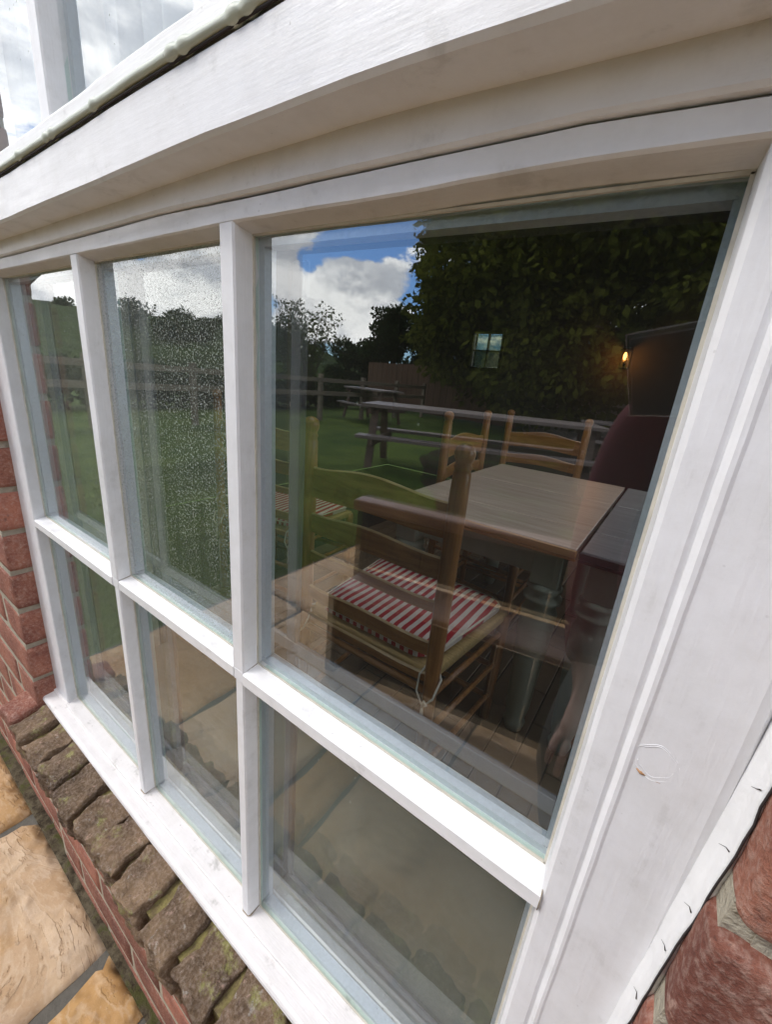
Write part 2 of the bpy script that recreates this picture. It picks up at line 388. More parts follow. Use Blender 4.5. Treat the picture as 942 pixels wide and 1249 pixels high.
# ------------------------------------------------------------------ the lower window
def build_window():
    w = tag(empty('casement_window', (0, 0, 0)), 'white six-pane timber window with dirty glass, below the projecting white ledge', 'window', 'white timber windows one above the other')
    px, pz, ps = MAT['paint_x'], MAT['paint_z'], MAT['paint_sill']
    # head rail: face from soffit to groove, then a deeper rail above up to the ledge
    hx = xs_between(-0.83, 0.192, 60)
    def hp(u, v, x):
        s0, g = zhead(x) + wob(x, 1), zgroove(x) + wob(x, 2)
        z = {0: s0, 1: s0 + 0.0012, 2: g - 0.0012, 3: g, 4: s0 - 0.003}[v]
        return (x, u + wob(x, 3 + v, 0.0004), z)
    MB().sweep([(0.03, 4), (YG, 4), (0.0016, 0), (0.0, 1), (0.0, 2), (0.0022, 3), (0.03, 3)], hx, hp).build('head_rail', px, w)
    def up_(u, v, x):
        g = zgroove(x); z = {0: g + 0.0004, 1: g + 0.002, 2: lerp_table(DRIP, x) + 0.012}[v]
        return (x, u + wob(x, 9, 0.0005), z)
    MB().sweep([(0.03, 0), (-0.0022, 0), (-0.0035, 1), (-0.0035, 2), (0.03, 2)], hx, up_).build('head_board', px, w)
    # stiles: sweeps up the window, with uneven paint edges
    zz = xs_between(ZS - 0.012, 0.385, 44)
    def stile(prof, zs, k):
        return MB().sweep(prof, zs, lambda u, v, z: (u + wob(z, k + u * 20, 0.0005), v + wob(z, k + 5 + v * 40, 0.0003), z))
    stile([(-0.7445, 0.0385), (-0.7445, YG), (-0.7397, 0.001), (-0.741, -0.0005), (-0.803, -0.0005), (-0.806, 0.002), (-0.806, 0.06)], zz, 20).build('left_stile', pz, w)
    zr = xs_between(ZS + 0.02, 0.39, 44)
    stile([(0.1318, 0.0385), (0.1318, YG), (0.1338, 0.0025), (0.1362, 0.0003), (0.1464, 0.0), (0.1480, 0.0010), (0.1492, 0.0013), (0.1492, 0.0385)], zr, 30).build('right_stile', pz, w)
    zr2 = xs_between(ZS - 0.03, 0.41, 44)
    stile([(0.1488, 0.06), (0.1488, 0.0009), (0.1500, -0.0004), (0.1512, -0.0016), (0.1530, -0.0016), (0.1545, -0.0006), (0.1865, -0.0012), (0.1905, 0.001), (0.1965, 0.01), (0.1965, 0.06)], zr2, 40).build('outer_frame', pz, w)
    for (a, b, k) in ((X1L, X1R, 50), (X2L, X2R, 60)):
        zm = xs_between(0.0005, zhead(a) + 0.0003, 26)
        stile([(a + 0.001, 0.0385), (a + 0.0005, YG), (a, 0.0012), (a + 0.0016, 0.0), (b - 0.0016, 0.0), (b, 0.0016), (b, YG), (b - 0.0006, 0.0385)], zm, k).build('mullion', pz, w)
        zm = xs_between(ZS + sill_lift(b) - 0.006, -0.0148, 26)
        stile([(a + 0.003, 0.0385), (a + 0.003, YG), (a + 0.002, 0.0022), (a + 0.0036, 0.0012), (b - 0.0036, 0.0012), (b - 0.002, 0.003), (b - 0.001, YG), (b - 0.0016, 0.0385)], zm, k + 5).build('mullion', pz, w)
    # transom: sloped weathered top, three lengths between the uprights plus the blocks in front of them
    def trans(a, b, k, fy=0.0):
        MB().sweep([(0.0385, 0.0022), (YG, 0.0022), (0.002 + fy, 0.0), (fy, -0.0016), (fy, -0.0128), (0.0015 + fy, -0.0143), (YG, -0.0135), (0.0385, -0.0135)],
                   xs_between(a, b, 16), lambda u, v, x: (x, u + wob(x, k, 0.0004), v + wob(x, k + 1 + (v < -0.01), 0.0006))).build('transom', px, w)
    trans(-0.7408, -0.0004 + X1L, 70, -0.0004); trans(X1R + 0.0003, X2L - 0.0003, 73, 0.0004); trans(X2R + 0.0003, 0.1345, 76, -0.0012)
    for (a, b) in ((X1L, X1R), (X2L, X2R)):
        MB().box(a + 0.0004, b - 0.0004, 0.0004, 0.038, -0.0145, 0.0002, 0.0012).build('transom_block', pz, w)
    # sill: tread, shallow step, rounded nose
    sx = xs_between(-0.815, 0.20, 50)
    prof = [(0.0385, 0.002), (YG, 0.0), (-0.003, -0.0030), (-0.0042, -0.0036), (-0.0046, -0.0068), (-0.0056, -0.0072), (-0.0195, -0.0085), (-0.0225, -0.0095), (-0.0245, -0.012), (-0.0250, -0.0155), (-0.0235, -0.019), (-0.02, -0.0205), (0.0385, -0.022)]
    MB().sweep(prof, sx, lambda u, v, x: (x, u + wob(x, 90 + v * 99, 0.0006), ZS + sill_lift(x) + v + wob(x, 91, 0.0005))).build('sill', ps, w)
    # glazing: six sealed units, each two panes with a spacer, and the bars inside
    colx = [(XL - 0.004, X1L + 0.0005), (X1R - 0.0003, X2L + 0.0005), (X2R - 0.0003, 0.1318)]
    gl = [[glass_mat('glass upper far', 0.17, 0.03, 0.22, seed=1.3), glass_mat('glass upper mottled', 0.17, 0.045, 0.52, seed=2.1), glass_mat('glass upper clear', 0.17, 0.010, 0.0, seed=5.2)],
          [glass_mat('glass lower far', 0.13, 0.04, 0.12, seed=3.3), glass_mat('glass lower middle', 0.11, 0.06, 0.03, seed=4.4), glass_mat('glass lower near', 0.04, 0.05, 0.012, seed=6.7)]]
    rear = glass_mat('glass rear leaf', 0.10, 0.0, 0.0, (0.965, 0.98, 0.97), streak=0.0)
    rear_low = glass_mat('glass rear leaf of lower panes', 0.05, 0.0, 0.0, (0.965, 0.98, 0.97), streak=0.0)
    for r in (0, 1):
        for i, (a, b) in enumerate(colx):
            if r == 0: z0, z1 = 0.0025, zhead((a + b) / 2) - 0.004
            else: z0, z1 = ZS + sill_lift(a) + 0.0005, -0.0138
            z0b = z0 if r == 0 else ZS + sill_lift(b) + 0.0005
            zt_a, zt_b = (zhead(a) - 0.0032, zhead(b) - 0.0032) if r == 0 else (z1, z1)
            if r == 0 and i == 2: zt_b = zhead(b) - 0.0035
            def slab(y0, y1, name, front, back, par=None):
                m = MB(); b_ = m.bm
                q = [(a, z0), (b, z0b), (b, zt_b), (a, zt_a)]
                f = [b_.verts.new((x, y0, z)) for x, z in q]; k = [b_.verts.new((x, y1, z)) for x, z in q]
                fs = [b_.faces.new(f)] + [b_.faces.new((f[j], k[j], k[(j + 1) % 4], f[(j + 1) % 4])) for j in range(4)] + [b_.faces.new(k[::-1])]
                for ff in fs[1:]: ff.material_index = 1
                fs[-1].material_index = 2
                return m.build(name, [front, back, MAT['pane_back']], par)
            p = slab(YG, YG + 0.004, 'pane', gl[r][i], MAT['pane_edge'], w)
            slab(YG + 0.016, YG + 0.020, 'rear_leaf', rear if r == 0 else rear_low, MAT['pane_edge'], p)
            # spacer: four strips that stand 6 mm into the opening
            sp = MB(); t0 = 0.0062; y0, y1 = YG + 0.0045, YG + 0.0155
            pts = lambda x0, x1, za0, za1, zb0, zb1: [(x0, y0, za0), (x1, y0, zb0), (x1, y1, zb0), (x0, y1, za0), (x0, y0, za1), (x1, y0, zb1), (x1, y1, zb1), (x0, y1, za1)]
            sp.hexa(pts(a, b, z0 - .004, z0 + t0 - 0.001, z0b - .004, z0b + t0 - 0.001))
            sp.hexa(pts(a, b, zt_a - t0, zt_a + .003, zt_b - t0, zt_b + .003))
            sp.hexa(pts(a - .003, a + t0, z0 + t0, zt_a - t0, z0 + t0, zt_a - t0))
            sp.hexa(pts(b - t0 + .002, b + .003, z0b + t0, zt_b - t0, z0b + t0, zt_b - t0))
            sp.build('spacer', MAT['spacer'], p)
            # thin putty line between glass and timber
            pu = MB(); e = 0.0009
            for (A, B) in (((a, z0), (b, z0b)), ((a, zt_a), (b, zt_b)), ((a + .0006, z0), (a + .0006, zt_a)), ((b - .0006, z0b), (b - .0006, zt_b))):
                pu.bar((A[0], YG - 0.0008, A[1]), (B[0], YG - 0.0008, B[1]), 0.0016, 0.0016)
            pu.build('putty_line', MAT['putty'], p)
    gm = plain('tan grime in the joints', (0.30, 0.24, 0.16), 0.9, 0.3, 200); m = MB()
    for (a, b, k) in ((X1L, X1R, 0), (X2L, X2R, 1)):
        zf = ZS + sill_lift(b) - 0.0012
        m.tube([(a + .0022, YG - .001, zf + .0015), (a + .0022, 0.002, zf + .0003), (a + .004, 0.0009, zf), (b - .0036, 0.0009, zf), (b - .0016, 0.003, zf + .0004), (b - .001, YG - .001, zf + .0018)], [0.0003, 0.0006, 0.0009, 0.0006, 0.0008, 0.0003], 5)
        m.tube([(b + .0003, YG - .001, 0.0022), (b + .0004, 0.008, 0.001), (b + .0003, 0.001, 0.0002)], [0.0006, 0.0004, 0.0002], 5)
    m.tube([(0.1330, YG - .001, 0.0022), (0.1338, 0.008, 0.0012), (0.1346, -0.0008, 0.0002), (0.1347, -0.0014, -0.006), (0.1345, -0.0010, -0.0136)], [0.0008, 0.0005, 0.0003, 0.0003, 0.0005], 5)
    m.build('joint_grime', gm, w)
    # bars on the room side of the glass, in line with the outer ones
    ib = MAT['inner_bar']
    for (a, b) in ((X1L, X1R), (X2L, X2R)):
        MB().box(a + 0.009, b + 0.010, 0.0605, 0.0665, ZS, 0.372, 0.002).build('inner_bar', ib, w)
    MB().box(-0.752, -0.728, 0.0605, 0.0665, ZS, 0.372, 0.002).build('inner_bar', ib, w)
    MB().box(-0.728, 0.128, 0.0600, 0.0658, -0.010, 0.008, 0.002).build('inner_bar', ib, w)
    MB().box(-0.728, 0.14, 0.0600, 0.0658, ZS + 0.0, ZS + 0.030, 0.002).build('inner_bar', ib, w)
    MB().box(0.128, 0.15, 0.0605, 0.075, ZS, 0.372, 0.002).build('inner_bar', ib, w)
    # caulk bead down the right of the frame, cracked and wavy
    m = MB(); zc = xs_between(-0.43, 0.41, 90)
    def edge(z): return 0.0022 * noise.noise(Vector((3.3, 0.2, z * 21))) + 0.0010 * noise.noise(Vector((1.1, 8.2, z * 60)))
    m.sweep([(0.1880, -0.0009), (0.1902, -0.0026), (0.1908, -0.0070), (0.1904, -0.0118), (0.1916, -0.0136), (0.1945, -0.0120), (0.1945, 0.01), (0.1880, 0.01)], zc,
            lambda u, v, z: (u + lean(z) + edge(z) * min(1, max(0, -v - 0.0006) * 110), v + 0.0008 * noise.noise(Vector((u * 300, z * 40, 2))), z), smooth=True).build('caulk_bead', MAT['caulk'], w)
    m = MB()
    for z in (0.139, 0.104, 0.062, 0.031, -0.012, -0.07, 0.21):
        q = [(0.1901 + .25 * edge(z) + lean(z), -0.0034, z), (0.1908 + .7 * edge(z + .003) + lean(z), -0.0072, z + 0.0030), (0.1904 + edge(z + .006) + lean(z), -0.0119, z + 0.0062)]
        m.tube([Vector(c) + Vector((-0.0001, 0, 0.0006 * rnd.uniform(-1, 1))) for c in q], [0.00006, 0.00016, 0.00034], 5)
    m.build('crack', MAT['crack'], w)
    m = MB(); m.tube([(0.1919 + lean(z) + 0.8 * edge(z) + 0.0005 * noise.noise(Vector((z * 220, 0, 0))), -0.0139, z) for z in zc], 0.0005, 6); m.build('joint_line', MAT['crack'], w)
    # paint ring round a filled knot, with a chip of bare wood
    m = MB(); kc = Vector((0.1625, -0.0010, 0.1255))
    for rr, a0, a1 in ((0.0098, 0.5, 6.6), (0.0078, 3.4, 6.2), (0.0089, 0.1, 2.4)):
        m.tube([kc + Vector((rr * 0.92 * math.cos(a), 0.00012, rr * math.sin(a) + 0.0005 * math.sin(5 * a))) for a in xs_between(a0, a1, 60)], 0.00015, 6)
    kn = m.build('knot_ring', pz, w)
    m = MB(); m.tube([kc + Vector((-0.0062, 0.0003, -0.0078)), kc + Vector((-0.0042, 0.0, -0.0088)), kc + Vector((-0.002, 0.0003, -0.0094))], [0.0003, 0.0008, 0.0003], 6)
    m.tube([kc + Vector((0.0022, 0.0004, -0.0098)), kc + Vector((0.0042, 0.0004, -0.0094))], 0.0004, 5); m.build('paint_chip', MAT['bare'], kn)
    m = MB(); m.tube([(x, YG - 0.0012, zhead(x) - 0.0020 + wob(x, 33, 0.0010)) for x in xs_between(0.0, 0.1315, 30)], 0.0005, 6); m.build('joint_line', MAT['crack'], w)
    return w


build_window()


# ------------------------------------------------------------------ projecting ledge and the window above it
def build_ledge():
    def board(name, a, b, label, k):
        o = MB().sweep([(-0.004, 0), (-0.0285, 0), (-0.0305, 1), (-0.031, 2), (-0.029, 3), (0.0, 3), (0.0, 0)], xs_between(a, b, 40),
                       lambda u, v, x: (x, u + wob(x, k + v, 0.0007), {0: lerp_table(DRIP, x), 1: lerp_table(DRIP, x) + 0.0022, 2: lerp_table(DTOP, x) - 0.0015, 3: lerp_table(DTOP, x)}[v] + wob(x, k + 7, 0.0007))).build(name, MAT['paint_x'])
        return tag(o, label, 'ledge', 'white boards of the window ledge')
    board('ledge_board', -0.92, 0.1985, 'long white projecting ledge board above the six-pane window', 110)
    board('ledge_board', 0.2008, 0.45, 'short white ledge board past the butt joint, above the right frame edge', 120)


build_ledge()


def build_upper_window():
    w = tag(empty('casement_window', (0, 0, 0)), 'upper white timber window over the ledge, net curtain and clouds in its glass', 'window', 'white timber windows one above the other')
    px, pz = MAT['paint_x'], MAT['paint_z']
    def ztop(x): return lerp_table(DTOP, x)
    # lead roll along the ledge with lumps where it was dressed, then the sloping apron
    xs = xs_between(-0.92, 0.42, 700); rads = []; m = MB()
    lumps = [-0.86, -0.735, -0.60, -0.545, -0.435, -0.365, -0.352, -0.27, -0.163, -0.150, -0.104, -0.092, -0.03, 0.07, 0.2, 0.36]
    for x in xs:
        l = max(0.0, max(1 - ((x - q) / 0.006) ** 2 for q in lumps)); rads.append(0.0031 + 0.0013 * l + 0.0004 * noise.noise(Vector((x * 40, 0, 3))))
    m.tube([(x, -0.0315 + wob(x, 130, 0.0006), ztop(x) + 0.0044 + wob(x, 131, 0.0008)) for x in xs], rads, 12).build('lead_roll', MAT['sage_bead'], w)
    m = MB(); m.tube([(x, -0.0318, ztop(x) + 0.0004) for x in xs_between(-0.92, 0.42, 80)], 0.0008, 6); m.build('roll_shadow_strip', MAT['crack'], w)  # black strip laid in as the shadow under the lead roll
    MB().sweep([(-0.0295, 0.004), (-0.0300, 0.0085), (-0.0288, 0.0195), (-0.0275, 0.0215), (-0.004, 0.034), (0.05, 0.036), (0.05, 0.004)], xs_between(-0.92, 0.42, 60),
               lambda u, v, x: (x, u + wob(x, 140, 0.0009), ztop(x) + v + wob(x, 141 + v * 30, 0.0008))).build('apron', MAT['apron'], w)
    m = MB(); m.tube([(-0.1705, -0.0285, ztop(0) + 0.010), (-0.1712, -0.0255, ztop(0) + 0.0145), (-0.169, -0.023, ztop(0) + 0.019)], [0.0012, 0.0022, 0.0006], 7)
    m.tube([(-0.1725, -0.0290, ztop(0) + 0.0085), (-0.1735, -0.027, ztop(0) + 0.0125)], [0.0006, 0.001], 6); m.build('paint_chip', MAT['bare'], w)
    zb, zt = 0.487, 0.97
    def upr(a, b, k, y=0.0): MB().sweep([(a + 0.001, 0.06), (a, YG), (a, y + 0.0014), (a + 0.0015, y), (b - 0.0015, y), (b, y + 0.0016), (b, YG), (b - 0.001, 0.06)], xs_between(zb - 0.004, zt + 0.004, 24), lambda u, v, z: (u + wob(z, k, 0.0004), v + wob(z, k + 3, 0.0003), z)).build('mullion', pz, w)
    upr(-0.4675, -0.4440, 150); upr(-0.193, -0.170, 160)
    upr(-0.806, -0.742, 170); upr(0.132, 0.1965, 180)
    MB().box(-0.806, 0.1965, -0.001, 0.06, zt, zt + 0.045, 0.002).build('head_rail', px, w)
    g = glass_mat('glass of upper window', 0.22, 0.05, 0.02, seed=8.1)
    for a, b in ((-0.742, -0.4675), (-0.444, -0.193), (-0.170, 0.132)):
        m = MB(); m.box(a, b, YG, YG + 0.004, zb, zt)
        for f in m.bm.faces:
            cy_ = f.calc_center_median().y; f.material_index = 0 if cy_ < YG + 0.0001 else (2 if cy_ > YG + 0.0039 else 1)
        p = m.build('pane', [g, MAT['pane_edge'], MAT['pane_back']], w)
        s = MB(); s.box(a, a + 0.008, YG + 0.005, YG + 0.015, zb, zt).box(b - 0.008, b, YG + 0.005, YG + 0.015, zb, zt).box(a + .008, b - .008, YG + 0.005, YG + 0.015, zb - .003, zb + 0.006)
        s.build('spacer', MAT['spacer'], p)
    # net curtain in soft pleats
    cm, t, out = new_mat('white net curtain'); df = t.node('ShaderNodeBsdfDiffuse'); df.inputs[0].default_value = (0.80, 0.83, 0.88, 1)
    tl = t.node('ShaderNodeBsdfTranslucent'); tl.inputs[0].default_value = (0.8, 0.83, 0.88, 1)
    mx = t.node('ShaderNodeMixShader'); mx.inputs[0].default_value = 0.3; t.l.new(df.outputs[0], mx.inputs[1]); t.l.new(tl.outputs[0], mx.inputs[2]); t.l.new(mx.outputs[0], out.inputs[0])
    m = MB(); b = m.bm; rows = []
    xs = xs_between(-0.80, 0.14, 240)
    for z in (0.47, 0.6, 0.75, 0.99):
        rows.append([(b.verts.new((x, 0.075 + 0.010 * math.sin(x * 115 + 2.2 * math.sin(x * 19)) + 0.004 * math.sin(x * 47 + z * 4), z)),
                      b.verts.new((x, 0.0762 + 0.010 * math.sin(x * 115 + 2.2 * math.sin(x * 19)) + 0.004 * math.sin(x * 47 + z * 4), z))) for x in xs])
    for r0, r1 in zip(rows, rows[1:]):
        for i in range(len(xs) - 1):
            for k in (0, 1):
                f = b.faces.new((r0[i][k], r0[i + 1][k], r1[i + 1][k], r1[i][k])); f.smooth = True
    tag(m.build('net_curtain', cm), 'white net curtain hanging in pleats behind the upper window', 'curtain')


build_upper_window()


# ------------------------------------------------------------------ brickwork
def brick_mesh(lx, ly, lz, seed, cuts=5, rough=0.0022, round_=0.012, craggy=0.0):
    """a handmade brick: box with worn corners and an uneven skin"""
    bm = bmesh.new(); bmesh.ops.create_cube(bm, size=1.0)
    bmesh.ops.subdivide_edges(bm, edges=bm.edges[:], cuts=cuts, use_grid_fill=True)
    for v in bm.verts:
        w_ = [math.copysign(0.5 * (1 - (1 - 2 * min(0.5, abs(c))) ** 1.9), c) for c in v.co]
        p = Vector((w_[0] * lx, w_[1] * ly, w_[2] * lz))
        h = Vector((lx / 2, ly / 2, lz / 2)); r = min(round_, h.z * 0.8)
        q = Vector([max(-hh + r, min(hh - r, c)) for c, hh in zip(p, h)]); d = p - q
        if d.length > 1e-9: p = q + d.normalized() * r
        n1 = noise.noise_vector(p * 22 + Vector((seed * 9.1, seed * 3.3, 0))); n2 = noise.noise_vector(p * 75 + Vector((0, seed * 5.7, seed)))
        n3 = abs(noise.noise(p * 38 + Vector((seed, 2, seed * 1.7)))) * craggy
        v.co = p + n1 * rough * 1.3 + n2 * rough * 0.7 - (p.normalized() * n3 * rough if craggy else Vector())
    me = bpy.data.meshes.new('brick')
    for f in bm.faces: f.smooth = True
    bm.to_mesh(me); bm.free(); return me


def build_brickwork():
    wall = tag(empty('brick_wall', (0, 0, ZG)), 'red handmade brick house wall around the white window', 'wall')
    P = 0.08
    def mk(mesh_list, mat):
        for me in mesh_list: me.materials.append(mat)
        return mesh_list
    full = mk([brick_mesh(0.220, 0.10, 0.070, k, 3, 0.0005, 0.004) for k in range(6)], MAT['brick'])
    half = mk([brick_mesh(0.105, 0.10, 0.070, k + 20, 3, 0.0005, 0.004) for k in range(5)], MAT['brick'])
    near = mk([brick_mesh(0.219, 0.10, 0.0685, k + 40, 17, 0.0010, 0.007) for k in range(5)], MAT['brick'])
    nearh = mk([brick_mesh(0.105, 0.10, 0.0685, k + 60, 15, 0.0010, 0.007) for k in range(4)], MAT['brick'])
    zr = [z for z in (0.16 + P * k for k in range(-13, 8)) if z < 0.80]
    def put(x, z, lib, dy=0.0):
        me = rnd.choice(lib); y = YW + 0.05 + dy + rnd.uniform(-0.0004, 0.0004)
        obj_from('brick', me, wall, (x, y, z - ZG), (R(rnd.uniform(-.3, .3)), R(rnd.uniform(-.6, .6)), R(rnd.uniform(-.12, .12)) + (math.pi if rnd.random() < .5 else 0)))
    for i, z in enumerate(zr):
        # right of the frame
        nr = -0.15 < z < 0.45; zz_ = z - 0.028; x = 0.1940 + lean(zz_)
        if i % 2 == 0: put(x + 0.052, zz_, nearh if nr else half); x += 0.115
        while x < 0.75: put(x + 0.109, zz_, near if (nr and x < 0.5) else full); x += 0.229
        # left of the frame
        x = -0.806
        if i % 2 == 0: put(x - 0.052, z, half); x -= 0.115
        while x > -1.55: put(x - 0.109, z, full); x -= 0.229
        # below the sill
        if z < ZS - 0.125:
            x = -0.80
            if i % 2: put(x + 0.052, z, half, -0.008); x += 0.115
            while x < 0.10: put(x + 0.109, z, full, -0.008); x += 0.229
    yb0, yb1 = YW + 0.0016, 0.22
    m = MB(); zt = 2.6
    m.box(-1.62, -0.812, yb0, yb1, -0.14 + ZG, 0.82); m.box(0.206, 0.86, YW + 0.0075, yb1, -0.14 + ZG, 0.82); m.sweep([(0.1950, YW + 0.0085), (0.2065, YW + 0.0078), (0.2065, yb1 - 0.002), (0.1968, yb1 - 0.002), (0.1968, 0.0), (0.1950, 0.0)], xs_between(-0.14 + ZG, 0.82, 160), lambda u, v, z: (u + (lean(z) + 0.0008 * noise.noise(Vector((z * 60, 1, 1))) if u < 0.196 else 0), v + (0.0012 * noise.noise(Vector((z * 45, u * 90, 4))) if v < -0.01 else 0), z)); m.box(-0.812, 0.1925, yb0 - 0.008, yb1, -0.14 + ZG, ZS - 0.10)
    m.box(-0.806, 0.20, 0.045, yb1, ZS - 0.10, ZS - 0.03)
    mo = m.build('mortar', MAT['mortar'], wall); mo.matrix_parent_inverse = wall.matrix_basis.inverted() if False else Matrix.Translation((0, 0, -ZG))
    # farther brickwork, too far round the corner to tell the bricks apart
    bm_, t, out = new_mat('distant brickwork'); c = coords(t)
    br = t.node('ShaderNodeTexBrick'); t.l.new(t.mapping(c, rot=(R(90), 0, 0)), br.inputs['Vector'])
    br.inputs['Scale'].default_value = 1.0; br.inputs['Brick Width'].default_value = 0.229; br.inputs['Row Height'].default_value = 0.08; br.inputs['Mortar Size'].default_value = 0.006
    br.inputs['Color1'].default_value = (0.24, 0.075, 0.055, 1); br.inputs['Color2'].default_value = (0.36, 0.125, 0.085, 1); br.inputs['Mortar'].default_value = (0.38, 0.34, 0.26, 1)
    cc = t.mix(t.noise(c, 9, 6), br.outputs[0], (0.30, 0.16, 0.12)); princ(t, out, cc, 0.9, bump(t, br.outputs['Fac'], -0.4, 0.006), 0.2)
    MAT['far_brick'] = bm_
    m = MB(); Y = YW + 0.002
    m.box(-3.2, -1.62, Y, yb1, -0.14 + ZG, zt).box(0.86, 2.4, Y, yb1, -0.14 + ZG, zt).box(-1.62, 0.86, Y, yb1, 1.02, zt).box(-1.62, -0.806, Y, yb1, 0.82, 1.02).box(0.1965, 0.86, Y, yb1, 0.82, 1.02)
    o = m.build('upper_brickwork', bm_, wall); o.matrix_parent_inverse = Matrix.Translation((0, 0, -ZG))
    # brick-on-edge sill course, tilted to shed water
    s = tag(empty('brick_sill', (0, 0, ZS)), 'course of dark mossy bricks on edge below the white window sill', 'window sill')
    lib = [brick_mesh(0.068, 0.115, 0.105, k + 80, 17, 0.0060, 0.005, 2.0) for k in range(7)]
    for me in lib: me.materials.append(MAT['brick_sill'])
    redl = [brick_mesh(0.0715, 0.115, 0.105, k + 95, 11, 0.0035, 0.013) for k in range(2)]
    for me in redl: me.materials.append(MAT['brick'])
    x = -0.845; k = 0
    while x < 0.22:
        pz = sill_lift(x) - 0.0740 + rnd.uniform(-0.003, 0.003)
        obj_from('brick', redl[k % 2] if k == 0 else lib[k % 7], s, (x, -0.0205 + rnd.uniform(-.004, .004), pz), (R(9 + rnd.uniform(-2, 2)), R(rnd.uniform(-2.5, 2.5)), R(rnd.uniform(-3, 3)) + (math.pi if k % 3 == 1 and False else 0)))
        x += 0.0755 + rnd.uniform(-0.002, 0.002); k += 1
    mm, t, out = new_mat('mossy sill mortar'); c = coords(t); n = t.noise(c, 45, 6, 0.7)
    princ(t, out, t.mix(t.ramp(n, 0.35, 0.65), (0.13, 0.095, 0.055), (0.30, 0.255, 0.095)), 0.95, bump(t, n, 1.0, 0.006), 0.1)
    MB().sweep([(-0.064, -0.044), (0.03, -0.030), (0.03, -0.115), (-0.062, -0.115)], xs_between(-0.885, 0.25, 30), lambda u, v, x: (x, u + wob(x, 200, 0.002), v + sill_lift(x) + wob(x, 201, 0.003))).build('mortar_bed', mm, s)


build_brickwork()


# ------------------------------------------------------------------ ground, patio, lawn
def sandstone_mat():
    m, t, out = new_mat('riven buff sandstone'); c = coords(t)
    oi = t.node('ShaderNodeObjectInfo'); off = t.vmath('ADD', c, t.vmath('MULTIPLY', oi.outputs['Location'], (3.7, 5.3, 2.0)))
    swirl = t.noise(t.mapping(off, rot=(0, 0, R(35)), scale=(1.0, 2.4, 1)), 3.2, 5, 0.55, 0.9)
    n2 = t.noise(off, 16, 7, 0.65); n3 = t.noise(off, 130, 4, 0.7)
    a = t.mix(t.ramp(swirl, 0.32, 0.68), (0.45, 0.295, 0.165), (0.57, 0.42, 0.275))
    a = t.mix(t.math('MULTIPLY', t.ramp(n2, 0.45, 0.75), 0.45), a, (0.45, 0.35, 0.27))
    # rusty orange beds: whole on some slabs, round the rim on others
    rim = t.ramp(t.noise(off, 5.0, 4, 0.6), 0.52, 0.60)
    rs = t.node('ShaderNodeSeparateColor'); t.l.new(oi.outputs['Color'], rs.inputs[0]); rusty = rs.outputs[0]
    a = t.mix(rusty, a, t.mix(n2, (0.36, 0.19, 0.065), (0.52, 0.30, 0.11)))
    a = t.mix(t.math('MULTIPLY', rim, 0.55), a, (0.42, 0.25, 0.10))
    ridge = t.math('MULTIPLY', t.ramp(swirl, 0.49, 0.515), 1.0)
    q = t.math('MULTIPLY', t.math('ADD', swirl, t.math('MULTIPLY', n2, 0.16)), 13.0)
    fr = t.math('FRACT', q); step = t.math('ADD', t.math('FLOOR', q), t.ramp(fr, 0.0, 0.16))
    keep = t.ramp(t.noise(off, 6.5, 3, 0.5), 0.42, 0.60)          # only some beds break to a visible edge
    a = t.mix(t.math('MULTIPLY', t.math('MULTIPLY', t.ramp(fr, 0.20, 0.02), keep), 0.45), a, (0.33, 0.215, 0.12))
    a = t.mix(t.math('MULTIPLY', t.math('MULTIPLY', t.ramp(fr, 0.10, 0.30), t.ramp(fr, 0.6, 0.3)), 0.22), a, (0.70, 0.58, 0.44))
    a = t.mix(t.math('MULTIPLY', t.ramp(n3, 0.5, 0.75), 0.25), a, (0.66, 0.55, 0.42)); a = t.mix(t.math('MULTIPLY', t.ramp(n3, 0.40, 0.25), 0.35), a, (0.30, 0.20, 0.12))
    h = t.math('ADD', t.math('MULTIPLY', t.math('MULTIPLY', step, keep), 0.22), t.math('ADD', t.math('MULTIPLY', n2, 0.5), t.math('MULTIPLY', n3, 0.12)))
    princ(t, out, a, 0.75, bump(t, h, 0.9, 0.006), 0.25)
    return m


def slab_mesh(lx, ly, th, seed):
    bm = bmesh.new(); nx, ny = max(4, int(lx / 0.03)), max(4, int(ly / 0.03)); g = {}
    for i in range(nx + 1):
        for j in range(ny + 1):
            x, y = (i / nx - .5) * lx, (j / ny - .5) * ly
            e = min(i, nx - i, j, ny - j)
            z = 0.005 * noise.noise(Vector((x * 5 + seed, y * 5, seed))) + 0.0025 * noise.noise(Vector((x * 17, y * 9 + seed, 1)))
            if e == 0:
                z -= 0.007; x += 0.007 * noise.noise(Vector((y * 13, seed, 0))) if i in (0, nx) else 0; y += 0.007 * noise.noise(Vector((x * 13, seed, 9))) if j in (0, ny) else 0
            g[i, j] = bm.verts.new((x, y, z))
    for i in range(nx):
        for j in range(ny):
            f = bm.faces.new((g[i, j], g[i + 1, j], g[i + 1, j + 1], g[i, j + 1])); f.smooth = True
    rim = [g[i, 0] for i in range(nx)] + [g[nx, j] for j in range(ny)] + [g[i, ny] for i in range(nx, 0, -1)] + [g[0, j] for j in range(ny, 0, -1)]
    low = [bm.verts.new((v.co.x, v.co.y, -th)) for v in rim]
    for k in range(len(rim)): bm.faces.new((rim[k], low[k], low[(k + 1) % len(rim)], rim[(k + 1) % len(rim)]))
    me = bpy.data.meshes.new('paving_slab'); bm.to_mesh(me); bm.free(); return me


